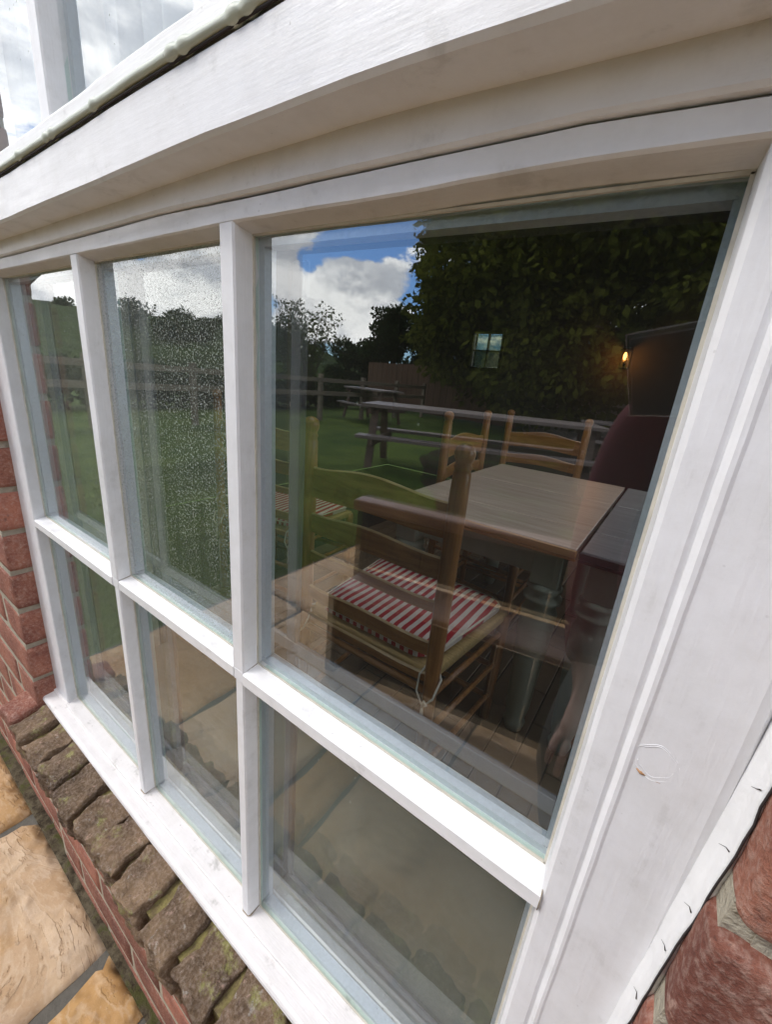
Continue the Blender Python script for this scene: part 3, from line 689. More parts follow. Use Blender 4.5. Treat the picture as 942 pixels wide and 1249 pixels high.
def build_ground():
    gm, t, out = new_mat('meadow ground'); c = coords(t)
    princ(t, out, t.mix(t.noise(c, 0.6, 8, 0.7), (0.045, 0.085, 0.018), (0.10, 0.15, 0.035)), 0.95, None, 0.1)
    m = MB(); m.box(-900, 900, -1500, 400, -1.6, -0.96); tag(m.build('ground', gm), kind='structure')
    # lawn with mown variation, and short blades near the patio
    lm, t, out = new_mat('mown lawn'); c = coords(t)
    n = t.noise(c, 0.9, 9, 0.75); n2 = t.noise(c, 60, 4, 0.7)
    cc = t.mix(t.ramp(n, 0.3, 0.7), (0.036, 0.080, 0.010), (0.115, 0.165, 0.024)); cc = t.mix(t.math('MULTIPLY', t.ramp(n2, 0.5, 0.8), 0.4), cc, (0.12, 0.16, 0.038))
    princ(t, out, cc, 0.9, bump(t, n2, 0.8, 0.03), 0.15)
    m = MB(); b = m.bm; N = 40; g = {}
    for i in range(N + 1):
        for j in range(N + 1):
            x = -12 + 30 * i / N; y = -16 + 15.9 * j / N
            g[i, j] = b.verts.new((x, y, ZG - 0.025 + 0.02 * noise.noise(Vector((x * .6, y * .6, 0))) - (0.1 if (-1.75 < x < 2.2 and y > -2.5) else 0)))
    for i in range(N):
        for j in range(N): b.faces.new((g[i, j], g[i + 1, j], g[i + 1, j + 1], g[i, j + 1])).smooth = True
    tag(m.build('lawn', lm), kind='structure')
    bk, t, out = new_mat('dark brown lawn shade'); c = coords(t); n = t.noise(c, 26, 6, 0.75)  # dark sheet laid over the lawn, conifer shade put into its colour
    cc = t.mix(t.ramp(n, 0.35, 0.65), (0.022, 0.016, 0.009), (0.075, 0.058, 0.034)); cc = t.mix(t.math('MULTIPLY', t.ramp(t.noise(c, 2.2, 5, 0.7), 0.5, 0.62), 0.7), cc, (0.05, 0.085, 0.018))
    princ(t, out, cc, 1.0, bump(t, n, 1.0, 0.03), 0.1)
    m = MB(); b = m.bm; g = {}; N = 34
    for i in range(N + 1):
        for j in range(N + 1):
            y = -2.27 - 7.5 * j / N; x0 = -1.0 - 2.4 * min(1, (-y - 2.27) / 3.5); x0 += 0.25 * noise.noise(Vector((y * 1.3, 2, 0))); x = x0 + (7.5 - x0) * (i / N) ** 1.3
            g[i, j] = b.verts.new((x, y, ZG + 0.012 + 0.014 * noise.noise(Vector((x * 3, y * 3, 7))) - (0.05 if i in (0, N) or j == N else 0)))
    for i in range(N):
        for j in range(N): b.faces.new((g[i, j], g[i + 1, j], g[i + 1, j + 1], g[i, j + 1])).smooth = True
    tag(m.build('lawn_shade_sheet', bk), kind='structure')
    rg = random.Random(3); m = MB(); b = m.bm
    for _ in range(9000):
        x = rg.uniform(-4.6, -1.56); y = rg.uniform(-3.8, -0.06); h = rg.uniform(0.02, 0.05); a = rg.uniform(0, 6.28); w = 0.004
        z = ZG - 0.03; lx, ly = rg.uniform(-.02, .02), rg.uniform(-.02, .02)
        b.faces.new((b.verts.new((x - w * math.cos(a), y - w * math.sin(a), z)), b.verts.new((x + w * math.cos(a), y + w * math.sin(a), z)), b.verts.new((x + lx, y + ly, z + h))))
    tag(m.build('grass', lm), 'short grass blades of the lawn beside the patio', 'grass', kind='stuff')
    # patio
    patio = tag(empty('patio', (0, 0, ZG)), kind='structure')
    bed, t, out = new_mat('grey pointing'); c = coords(t); n = t.noise(c, 70, 5, 0.7)
    princ(t, out, t.mix(n, (0.075, 0.07, 0.058), (0.17, 0.155, 0.13)), 0.95, bump(t, n, 0.8, 0.004), 0.15)
    m = MB(); m.box(-1.56, 2.15, -2.25, -0.047, -0.08, -0.009); m.build('pointing_bed', bed, patio)
    sm = sandstone_mat()
    rows = [(-0.0465, -0.66), (-0.66, -1.06), (-1.06, -1.66), (-1.66, -2.24)]
    cuts = [[-1.55, -0.98, -0.545, -0.395, 0.18, 0.62, 1.2, 1.65, 2.14], [-1.55, -1.2, -0.6, -0.2, 0.4, 0.8, 1.4, 2.14], [-1.55, -0.95, -0.7, -0.1, 0.3, 0.9, 1.5, 2.14], [-1.55, -1.15, -0.55, 0.05, 0.45, 1.05, 1.6, 2.14]]
    k = 0
    for (y1, y0), xs in zip(rows, cuts):
        for a, b_ in zip(xs, xs[1:]):
            me = slab_mesh(b_ - a - 0.012, y1 - y0 - 0.012, 0.045, k * 1.7 + 0.3); me.materials.append(sm)
            o = obj_from('paving_slab', me, patio, ((a + b_) / 2, (y0 + y1) / 2, -0.001 + 0.002 * noise.noise(Vector((k, 0, 0)))))
            o.color = ({0: 0.55, 1: 0.0, 2: 0.9}.get(k, rnd.choice((0, 0, 0.1, 0.4, 0.8))), 0, 0, 1); k += 1
    # strip of damp soil and moss between slabs and wall
    so_, t, out = new_mat('damp soil and moss'); c = coords(t); n = t.noise(c, 38, 7, 0.75)
    cc = t.mix(t.ramp(n, 0.35, 0.6), (0.045, 0.034, 0.022), (0.14, 0.115, 0.075)); cc = t.mix(t.math('MULTIPLY', t.ramp(t.noise(c, 19, 5, 0.7), 0.52, 0.62), 0.8), cc, (0.07, 0.075, 0.02))
    princ(t, out, cc, 1.0, bump(t, n, 1.0, 0.01), 0.1)
    m = MB(); b = m.bm; xs = xs_between(-1.6, 0.8, 300); rows_ = []
    for j, y in enumerate((-0.057, -0.052, -0.048, -0.044, -0.040, -0.030)):
        rows_.append([b.verts.new((x, y, ZG - 0.002 + 0.005 * noise.noise(Vector((x * 40, y * 60, 2))) - (0.001 if j == 0 else 0))) for x in xs])
    for r0, r1 in zip(rows_, rows_[1:]):
        for i in range(len(xs) - 1): b.faces.new((r0[i], r0[i + 1], r1[i + 1], r1[i])).smooth = True
    tag(m.build('soil', so_), kind='structure')
    # far hill
    hm, t, out = new_mat('scrubby hillside'); c = coords(t); n = t.noise(c, 0.06, 8, 0.75); n2 = t.noise(c, 0.35, 5, 0.7)
    cc = t.mix(t.ramp(n, 0.35, 0.62), (0.022, 0.038, 0.011), (0.055, 0.085, 0.021)); cc = t.mix(t.ramp(n2, 0.5, 0.65), cc, (0.018, 0.03, 0.012))
    princ(t, out, cc, 1.0, bump(t, n2, 1.0, 1.5), 0.05)
    m = MB(); b = m.bm; NA, ND = 80, 14; g = {}
    for i in range(NA + 1):
        az = -115 + 150 * i / NA
        crest = lerp_table([(-115, 3.0), (-74, 4.0), (-66, 3.9), (-60, 3.8), (-52, 4.1), (-47, 3.4), (-42, 1.6), (-35, 1.0), (0, 1.2), (35, 1.6)], az)
        for j in range(ND + 1):
            d = 60 + 190 * j / ND
            z = math.tan(R(crest)) * 190 * math.sin(min(1.0, j / (ND * 0.7)) * math.pi / 2) + 0.3 + (-1.3 if j == 0 else 0) + 1.2 * noise.noise(Vector((az * .12, j * .7, 0))) * min(1, j / 4)
            z += 0.8 * noise.noise(Vector((az * 0.9, j * 2.0, 4))) if j > 3 else 0
            g[i, j] = b.verts.new((d * math.sin(R(az)), -d * math.cos(R(az)), z))
    for i in range(NA):
        for j in range(ND): b.faces.new((g[i, j], g[i + 1, j], g[i + 1, j + 1], g[i, j + 1])).smooth = True
    tag(m.build('hill', hm), kind='structure')


build_ground()
# ------------------------------------------------------------------ the room behind the glass
MAT['oak'] = wood_mat('honey brown chair wood', (0.20, 0.078, 0.022), (0.43, 0.20, 0.065), 'z', 1.0, 0.28, 0.15)
MAT['oak_x'] = wood_mat('honey brown slat wood', (0.22, 0.085, 0.023), (0.46, 0.22, 0.07), 'x', 1.0, 0.28, 0.15)
MAT['lit_worn_edge'] = wood_mat('pale lit and worn slat edge', (0.42, 0.27, 0.11), (0.70, 0.52, 0.28), 'x', 1.0, 0.3, 0.1)  # slat tops: wear and light from above put into the paler wood
MAT['pine'] = wood_mat('waxed pine boards', (0.43, 0.335, 0.265), (0.64, 0.53, 0.45), 'x', 0.8, 0.34, 0.2)
MAT['pine_edge'] = wood_mat('orange pine edge', (0.55, 0.27, 0.085), (0.74, 0.43, 0.17), 'x', 0.8, 0.35, 0.2)
MAT['greytop'] = wood_mat('grey painted table boards', (0.23, 0.23, 0.235), (0.34, 0.34, 0.345), 'x', 0.8, 0.3, 0.15)
MAT['sage'] = plain('sage green furniture paint', (0.37, 0.42, 0.35), 0.45, 0.08, 20, 0.1)
MAT['darkgrey'] = plain('dark grey table edge', (0.08, 0.075, 0.08), 0.4, 0.1, 30)
MAT['rush'] = wood_mat('straw rush weave', (0.30, 0.19, 0.06), (0.52, 0.37, 0.15), 'x', 3.0, 0.8, 0.8)
MAT['cord'] = plain('cream cotton tie', (0.72, 0.66, 0.54), 0.8, 0.1, 90)


def stripe_mat():
    m, t, out = new_mat('red and cream ticking'); c = coords(t)
    sx = t.node('ShaderNodeSeparateXYZ'); t.l.new(c, sx.inputs[0])
    w = t.math('FRACT', t.math('MULTIPLY', t.math('ADD', sx.outputs[0], 10.0), 36.0))
    s = t.math('MULTIPLY', t.ramp(w, 0.02, 0.09), t.ramp(w, 0.60, 0.53))
    n = t.noise(c, 300, 3, 0.6); wv = t.noise(c, 18, 4, 0.6)
    cc = t.mix(s, (0.74, 0.66, 0.58), (0.42, 0.018, 0.032)); cc = t.mix(t.ramp(wv, 0.4, 0.8), cc, t.mix(0.25, cc, (0.30, 0.18, 0.15)))
    princ(t, out, cc, 0.9, bump(t, n, 0.5, 0.002), 0.15); return m


MAT['stripe'] = stripe_mat()


def build_room():
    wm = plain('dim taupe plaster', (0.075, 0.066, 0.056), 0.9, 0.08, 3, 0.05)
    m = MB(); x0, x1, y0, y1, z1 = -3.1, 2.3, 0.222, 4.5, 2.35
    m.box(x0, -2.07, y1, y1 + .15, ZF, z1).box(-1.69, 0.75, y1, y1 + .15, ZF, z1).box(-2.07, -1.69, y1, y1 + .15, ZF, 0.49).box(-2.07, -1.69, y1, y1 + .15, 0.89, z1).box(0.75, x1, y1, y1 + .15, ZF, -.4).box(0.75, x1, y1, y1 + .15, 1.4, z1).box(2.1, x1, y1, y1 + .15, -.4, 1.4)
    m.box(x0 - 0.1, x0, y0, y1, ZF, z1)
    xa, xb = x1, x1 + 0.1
    m.box(xa, xb, y0, y1, ZF, -0.45).box(xa, xb, y0, 0.35, -0.45, z1).box(xa, xb, 2.2, y1, -0.45, z1).box(xa, xb, 0.35, 2.2, 1.45, z1)  # unseen openings here and in the back wall added for more daylight
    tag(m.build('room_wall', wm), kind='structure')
    m = MB(); m.box(x0, x1, y0, 0.3, z1, z1 + 0.1).box(x0, x1, 1.7, y1, z1, z1 + 0.1).box(x0, -1.6, 0.3, 1.7, z1, z1 + 0.1).box(1.4, x1, 0.3, 1.7, z1, z1 + 0.1); tag(m.build('ceiling', plain('off white ceiling', (0.62, 0.60, 0.56), 0.9, 0.05, 3)), kind='structure')  # ceiling left open near the window, an added opening to brighten the room
    # plastered reveal and window board
    rm = plain('painted window board', (0.105, 0.11, 0.085), 0.6, 0.10, 8, 0.08)
    m = MB(); m.box(-0.80, 0.19, 0.0785, 0.262, ZS - 0.028, ZS - 0.004, 0.004); tag(m.build('window_board', rm), 'grey olive window board just inside the lower panes', 'window board')
    m = MB(); m.box(-3.1, -0.81, 0.2215, 0.235, ZF, z1).box(0.20, 2.3, 0.2215, 0.235, ZF, z1).box(-0.81, 0.20, 0.2215, 0.235, ZF, ZS - 0.03).box(-0.81, 0.20, 0.2215, 0.235, 0.99, z1)
    tag(m.build('inner_wall', wm), kind='structure')
    floor = tag(empty('room_floor', (0, 0, ZF)), kind='structure')
    jm = plain('dark floor joint', (0.03, 0.024, 0.018), 0.9); m = MB(); m.box(x0, x1, y0, y1, -0.055, -0.006); m.build('floor_bed', jm, floor)
    fm, t, out = new_mat('worn brown floor tile'); c = coords(t); oi = t.node('ShaderNodeObjectInfo')
    n = t.noise(t.vmath('ADD', c, oi.outputs['Location']), 7, 6, 0.65); cc = t.mix(n, (0.105, 0.072, 0.042), (0.20, 0.145, 0.09))
    rv = t.math('ADD', 0.8, t.math('MULTIPLY', oi.outputs['Random'], 0.45)); s = t.node('ShaderNodeVectorMath', operation='SCALE'); t.l.new(cc, s.inputs[0]); t.l.new(rv, s.inputs['Scale'])
    princ(t, out, s.outputs[0], 0.5, bump(t, n, 0.2, 0.004))
    W, L = 0.092, 0.36
    me = MB().box(-W / 2 + .0025, W / 2 - .0025, -L / 2 + .0025, L / 2 - .0025, -0.03, 0, 0.003).build('floor_tile', fm); mesh = me.data; bpy.data.objects.remove(me)
    for i in range(-17, 6):
        for j in range(11):
            x = -0.086 + i * W; y = 0.41 + j * L + (L / 2 if i % 2 else 0)
            if y < y1 - L / 2: obj_from('floor_tile', mesh, floor, (x, y, rnd.uniform(-.001, .0008)))


build_room()


def build_chair():
    """ladder-back with turned posts, five wavy slats and a rush seat; local origin on the floor, seat towards +y"""
    c = empty('ladderback_chair'); W = 0.46; H = 1.012
    for s in (-1, 1):
        m = MB(); x = s * W / 2
        prof = [(0.0185, 0), (0.0185, 0.40), (0.021, 0.48), (0.0215, 0.9), (0.020, H - 0.055), (0.0175, H - 0.048), (0.0205, H - 0.040), (0.0165, H - 0.033), (0.0215, H - 0.022), (0.0235, H - 0.010), (0.020, H + 0.002), (0.011, H + 0.009), (0.001, H + 0.011)]
        m.lathe(prof, x, 0, 18).build('post', MAT['oak'], c)
        m = MB(); m.lathe([(0.016, 0), (0.019, 0.2), (0.0215, 0.4), (0.019, 0.425)], s * (W / 2 + 0.035), 0.43, 14).build('leg', MAT['oak'], c)
    for (zt, hh) in ((0.893, 0.088), (0.757, 0.058), (0.640, 0.030), (0.526, 0.040), (0.432, 0.024)):
        m = MB(); b = m.bm; rows = []; n = 30
        for i in range(n + 1):
            u = -1 + 2 * i / n; x = u * (W / 2 - 0.012)
            bow = 0.020 * (1 - u * u)
            wave = 0.014 * math.cos(u * math.pi) * 0.8 + 0.006
            top = zt + wave * (hh / 0.09) ** 0.5; low = zt - hh + wave * 0.45
            y = -bow
            rows.append([b.verts.new((x, y - 0.005, low)), b.verts.new((x, y - 0.005, top - 0.003)), b.verts.new((x, y - 0.002, top)), b.verts.new((x, y + 0.003, top)), b.verts.new((x, y + 0.005, top - 0.003)), b.verts.new((x, y + 0.005, low))])
        for r0, r1 in zip(rows, rows[1:]):
            for k in range(6): b.faces.new((r0[k], r1[k], r1[(k + 1) % 6], r0[(k + 1) % 6])).material_index = 1 if k in (1, 2) else 0
        b.faces.new(rows[0]); b.faces.new(rows[-1][::-1])
        m.build('slat', [MAT['oak_x'], MAT['lit_worn_edge']], c)
    for z in (0.12, 0.25, 0.375):
        MB().tube([(-W / 2, 0, z), (W / 2, 0, z)], 0.0105, 8).build('rung', MAT['oak_x'], c)
        MB().tube([(-W / 2 - .035, 0.43, z - .03), (W / 2 + .035, 0.43, z - .03)], 0.0105, 8).build('rung', MAT['oak_x'], c)
        for s in (-1, 1): MB().tube([(s * W / 2, 0, z - .015), (s * (W / 2 + .035), 0.43, z - .015)], 0.0095, 8).build('rung', MAT['oak_x'], c)
    m = MB(); m.hexa([(-W / 2, 0.0, 0.40), (W / 2, 0.0, 0.40), (W / 2 + .045, 0.445, 0.405), (-W / 2 - .045, 0.445, 0.405), (-W / 2, 0.0, 0.432), (W / 2, 0.0, 0.432), (W / 2 + .045, 0.445, 0.437), (-W / 2 - .045, 0.445, 0.437)], 0.010, 2)
    m.build('rush_seat', MAT['rush'], c); return c


def build_cushion():
    """flat boxed cushion with piping and two pairs of cotton ties, made for the chair above"""
    k = empty('seat_cushion'); m = MB(); b = m.bm; n = 22; top, low = {}, {}
    def P(i, j):
        u, v = -1 + 2 * i / n, j / n
        hw = 0.205 + 0.050 * v; r = 0.06
        x = u * hw; y = 0.022 + v * 0.435
        cx, cyv = abs(u), abs(2 * v - 1)
        if cx > 0.8 and cyv > 0.8:
            k_ = ((cx - .8) * (cyv - .8)) / .04; x *= 1 - 0.08 * k_; y += (0.5 - v) * 0.05 * k_
        e = min(1 - cx, 1 - cyv) ; puff = min(1.0, e * 4) ** 0.6
        return x, y, puff
    for i in range(n + 1):
        for j in range(n + 1):
            x, y, p = P(i, j); w = 0.003 * noise.noise(Vector((x * 14, y * 14, 3)))
            top[i, j] = b.verts.new((x, y, 0.457 + 0.016 * p + w)); low[i, j] = b.verts.new((x, y, 0.4395 - 0.000 * p))
    for i in range(n):
        for j in range(n):
            b.faces.new((top[i, j], top[i + 1, j], top[i + 1, j + 1], top[i, j + 1])).smooth = True
            b.faces.new((low[i, j + 1], low[i + 1, j + 1], low[i + 1, j], low[i, j]))
    ring = [(i, 0) for i in range(n)] + [(n, j) for j in range(n)] + [(i, n) for i in range(n, 0, -1)] + [(0, j) for j in range(n, 0, -1)]
    for a, c_ in zip(ring, ring[1:] + ring[:1]): b.faces.new((low[a], low[c_], top[c_], top[a]))
    pts = [top[q].co.copy() for q in ring[::2]]
    m.build('pad', MAT['stripe'], k)
    MB().tube(pts + pts[:1], 0.0034, 6).build('piping', MAT['cord'], k)
    for s in (-1, 1):
        X = s * 0.23; m = MB()
        m.tube([(X * .9, 0.02, 0.448), (X - 0.030, -0.012, 0.425), (X - 0.026, -0.026, 0.385), (X - 0.002, -0.030, 0.352), (X + 0.022, -0.026, 0.385), (X + .026, 0.0, 0.43), (X + 0.004 * s, 0.02, 0.448)], 0.0030, 6)
        m.tube([(X - .002, -0.030, 0.352), (X - .003, -0.033, 0.33), (X + .006, -0.033, 0.295)], 0.0026, 6)
        m.tube([(X - .002, -0.030, 0.352), (X + .004, -0.034, 0.325), (X - .002, -0.034, 0.285)], 0.0026, 6)
        m.tube([(X - .002, -0.032, 0.352), (X + .012, -0.037, 0.368), (X + .004, -0.037, 0.376), (X - .002, -0.033, 0.352)], 0.0030, 6)
        m.build('tie', MAT['cord'], k)
    return k


def place_chairs():
    c0 = build_chair(); k0 = build_cushion()
    spots = [(-0.455, 0.605, 0.0, 'ladder-back chair with wavy slats, nearest the glass, back turned to the window', 'red striped cushion tied to the chair nearest the glass'),
             (-0.74, 1.76, -90, 'ladder-back chair tucked under the left side of the pine table', 'striped cushion half hidden beneath the left side of the pine table'),
             (-0.53, 2.42, 180, 'ladder-back chair facing the window at the far end of the pine table', 'striped cushion on the chair at the far end of the pine table'),
             (0.46, 2.40, 184, 'ladder-back chair facing the window at the far end of the grey table', 'striped cushion on the chair at the far end of the grey table'),
             (-1.42, 0.98, 8, 'ladder-back chair standing by itself well left of the pine table', 'striped cushion on the chair standing left of the pine table')]
    for i, (x, y, rz, lab, lab2) in enumerate(spots):
        c, k = (c0, k0) if i == 0 else (copy_tree(c0), copy_tree(k0))
        for o in (c, k): o.location = (x, y, ZF); o.rotation_euler = (0, 0, R(rz))
        tag(c, lab, 'chair', 'ladder-back chairs in the room'); tag(k, lab2, 'cushion', 'striped seat cushions')


place_chairs()


def build_table(x0, x1, y0, y1, top, edge, label, nb):
    t = tag(empty('dining_table', ((x0 + x1) / 2, (y0 + y1) / 2, ZF)), label, 'table', 'tables standing end to end')
    w, d, H = (x1 - x0) / 2, (y1 - y0) / 2, 0.724
    n = nb
    for i in range(n):
        a = -d + 2 * d * i / n; b = -d + 2 * d * (i + 1) / n
        MB().box(-w + 0.004, w - 0.004, a + 0.0012 + (0.006 if i == 0 else 0), b - 0.0012, H - 0.026, H + 0.0008 * (i % 2), 0.0015).build('table_board', top, t)
    m = MB(); m.box(-w, w, -d - 0.001, -d + 0.005, H - 0.026, H - 0.0015, 0.003).box(-w, w, -d + 0.002, -d + 0.007, H - 0.036, H - 0.027, 0.002); m.build('edge_moulding', edge, t)
    MB().box(-w + .06, w - .06, -d + .046, -d + .066, H - .125, H - .028).box(-w + .06, w - .06, d - .08, d - .06, H - .125, H - .028).box(-w + .06, -w + .08, -d + .08, d - .08, H - .125, H - .028).box(w - .08, w - .06, -d + .08, d - .08, H - .125, H - .028).build('apron', MAT['sage'], t)
    for sx in (-1, 1):
        for sy in (-1, 1):
            m = MB(); X, Y = sx * (w - 0.075), sy * (d - 0.065)
            m.lathe([(0.030, 0), (0.037, 0.03), (0.031, 0.05), (0.040, 0.10), (0.044, 0.22), (0.054, 0.40), (0.056, 0.47), (0.042, 0.505), (0.058, 0.515), (0.060, 0.527), (0.043, 0.54), (0.054, 0.556), (0.054, 0.565), (0.043, 0.575)], X, Y, 24)
            m.box(X - .043, X + .043, Y - .043, Y + .043, 0.575, H - .028, 0.003); m.build('leg', MAT['sage'], t)
    return t


build_table(-0.675, -0.018, 1.0, 2.15, MAT['pine'], MAT['pine_edge'], 'pine topped dining table with sage green turned legs and orange edge', 5)
build_table(-0.012, 0.74, 1.002, 2.15, MAT['greytop'], MAT['darkgrey'], 'grey topped dining table butted against the pine one', 5)


def build_wall_things():
    l = tag(empty('wall_lamp', (-0.458, 4.5, 0.68)), 'small wall lamp glowing orange on the far wall of the room', 'lamp')
    dk = plain('dark iron', (0.03, 0.027, 0.025), 0.5)
    MB().box(-0.04, 0.04, -0.015, 0.0, -0.10, 0.10, 0.004).build('back_plate', dk, l)
    MB().tube([(0, -0.012, -0.05), (0, -0.07, -0.07), (0, -0.10, -0.04)], 0.008, 8).build('arm', dk, l)
    MB().lathe([(0.012, 0.075), (0.05, 0.06), (0.055, 0.052), (0.012, 0.07)], 0, -0.10, 14).build('lamp_cap', dk, l)
    em, t, out = new_mat('glowing lamp bulb'); e = t.node('ShaderNodeEmission'); e.inputs[0].default_value = (1, 0.42, 0.10, 1); e.inputs[1].default_value = 4.5; t.l.new(e.outputs[0], out.inputs[0])
    MB().lathe([(0.008, -0.03), (0.014, -0.01), (0.016, 0.010), (0.010, 0.03), (0.003, 0.038)], 0, -0.10, 12).build('bulb', em, l)
    p = bpy.data.lights.new('lamp light', 'POINT'); p.energy = 1.1; p.color = (1, 0.36, 0.06); p.shadow_soft_size = 0.03
    po = bpy.data.objects.new('lamp_light', p); col.objects.link(po); po.location = (-0.458, 4.36, 0.67)
    # little four-pane window through the far wall
    g = tag(empty('back_window', (-1.88, 4.5, 0.69)), 'tiny dark framed four-pane window in the far wall, its lower panes nearly black', 'window')
    g2 = glass_mat('dark lower glass', 0.05, 0.10, 0.0, (0.14, 0.15, 0.12), seed=9.5)
    gg = glass_mat('dim old glass', 0.05, 0.25, 0.0, (0.50, 0.53, 0.46), seed=9.0)
    for sx in (-1, 1):
        for sz in (-1, 1): MB().box(sx * 0.087 - .078, sx * 0.087 + .078, 0.04, 0.043, sz * 0.092 - .083, sz * 0.092 + .083).build('pane', gg if sz > 0 else g2, g)
    m = MB(); m.box(-0.205, -0.168, -0.02, 0.06, -0.215, 0.215, 0.004).box(0.168, 0.205, -0.02, 0.06, -0.215, 0.215, 0.004).box(-0.168, 0.168, -0.02, 0.06, 0.178, 0.215, 0.004).box(-0.168, 0.168, -0.02, 0.06, -0.215, -0.178, 0.004)
    m.box(-0.008, 0.008, 0.02, 0.058, -0.178, 0.178).box(-0.168, -0.008, 0.021, 0.057, -0.008, 0.008).box(0.008, 0.168, 0.021, 0.057, -0.008, 0.008); m.build('frame', dk, g)


build_wall_things()

# ------------------------------------------------------------------ the garden that the glass mirrors
MAT['teak'] = wood_mat('weathered dark table wood', (0.075, 0.048, 0.032), (0.17, 0.115, 0.08), 'x', 0.5, 0.6, 0.4)
MAT['teak_top'] = wood_mat('silvered table boards', (0.17, 0.135, 0.12), (0.30, 0.25, 0.225), 'x', 0.5, 0.45, 0.4)
MAT['dark_stain'] = wood_mat('almost black stained bench wood', (0.014, 0.009, 0.007), (0.040, 0.024, 0.018), 'x', 0.5, 0.5, 0.4)
MAT['stain_top'] = wood_mat('faded red brown boards', (0.20, 0.13, 0.105), (0.36, 0.255, 0.21), 'x', 0.5, 0.45, 0.4)


def picnic_table(loc, rz, L, H, label, wood, topm, nb=5, W=0.74, second=True, bench_off=0.20, bench_dx=0.0, bench_L=None):
    t = tag(empty('picnic_table', (*loc, ZG - 0.0), R(rz)), label, 'picnic table', 'wooden picnic tables in the garden')
    bw = W / nb
    for i in range(nb):
        y = -W / 2 + bw * (i + .5); MB().box(-L / 2, L / 2, y - bw / 2 + .005, y + bw / 2 - .005, H - 0.042, H + rnd.uniform(-.002, .002), 0.004).build('table_plank', topm, t)
    bl = bench_L or L
    for s in ((-1, 1) if second else (-1,)):
        for q in (0, 1):
            y = s * (W / 2 + bench_off - 0.05 - 0.1 * q + (0.0)); dx = bench_dx if s == -1 else 0
            MB().box(dx - bl / 2, dx + bl / 2, y - .047, y + .047, 0.405, 0.448 + rnd.uniform(-.002, .002), 0.004).build('bench_plank', topm, t)
    for s in (-1, 1):
        x = s * (L / 2 - 0.16)
        for q in (-1, 1): MB().bar((x, q * 0.22, H - .04), (x, q * (W / 2 + 0.05), 0.0), 0.045, 0.10, 0.004, up=(1, 0, 0)).build('leg', wood, t)
        yy = W / 2 + bench_off
        MB().box(x + .024, x + .07, -yy, yy if second else W / 2, 0.315, 0.404, 0.004).build('bench_bearer', wood, t)
        MB().box(x - .07, x - .024, -W / 2 + .03, W / 2 - .03, H - .13, H - .043, 0.004).build('cross_rail', wood, t)
    return t


def garden_bench():
    b = tag(empty('garden_bench', (-0.09, -1.13, ZG), R(-10)), 'dark stained box bench with a solid board back, behind the photographer on the patio', 'bench')
    x0, x1 = -0.76, 0.76; D = MAT['dark_stain']
    n = 12; w = (x1 - x0 - 0.09) / n
    for i in range(n):
        a = x0 + 0.045 + i * w
        MB().box(a + .001, a + w - .001, -0.030 + 0.0015 * (i % 2), -0.008, 0.40, 0.640, 0.002).build('back_board', D, b)
        MB().box(a + .001, a + w - .001, 0.170 + 0.0015 * (i % 2), 0.188, 0.03, 0.352, 0.002).build('front_board', D, b)
    MB().box(x0 - 0.01, x1 + 0.01, -0.048, 0.024, 0.642, 0.686, 0.005).build('top_rail', MAT['stain_top'], b)
    for i in range(3): MB().box(x0 + 0.047, x1 - 0.047, -0.004 + i * 0.068, 0.060 + i * 0.068, 0.366, 0.392 + 0.001 * i, 0.004).build('seat_board', MAT['stain_top'], b)
    for x in (x0, x1 - 0.044):
        MB().box(x, x + .044, -0.040, 0.004, 0, 0.640, 0.003).build('leg', D, b); MB().box(x, x + .044, 0.150, 0.196, 0, 0.364, 0.003).build('leg', D, b)
        MB().box(x + .006, x + .038, 0.005, 0.149, 0.03, 0.35, 0.002).build('side_board', D, b)
    return b


garden_bench()
t2 = picnic_table((-2.05, -4.95), -22, 3.0, 0.83, 'long weathered picnic table on the lawn, its pale rim seen edge on', MAT['teak'], MAT['teak_top'], W=0.78)
t3 = picnic_table((-7.0, -9.1), 20, 1.9, 0.86, 'distant picnic table by the fence at the end of the lawn', MAT['teak'], MAT['teak_top'])
t4 = picnic_table((-0.4, -8.3), 8, 1.9, 0.76, 'picnic table standing in the shade of the big dark conifer', MAT['teak'], MAT['teak_top'])


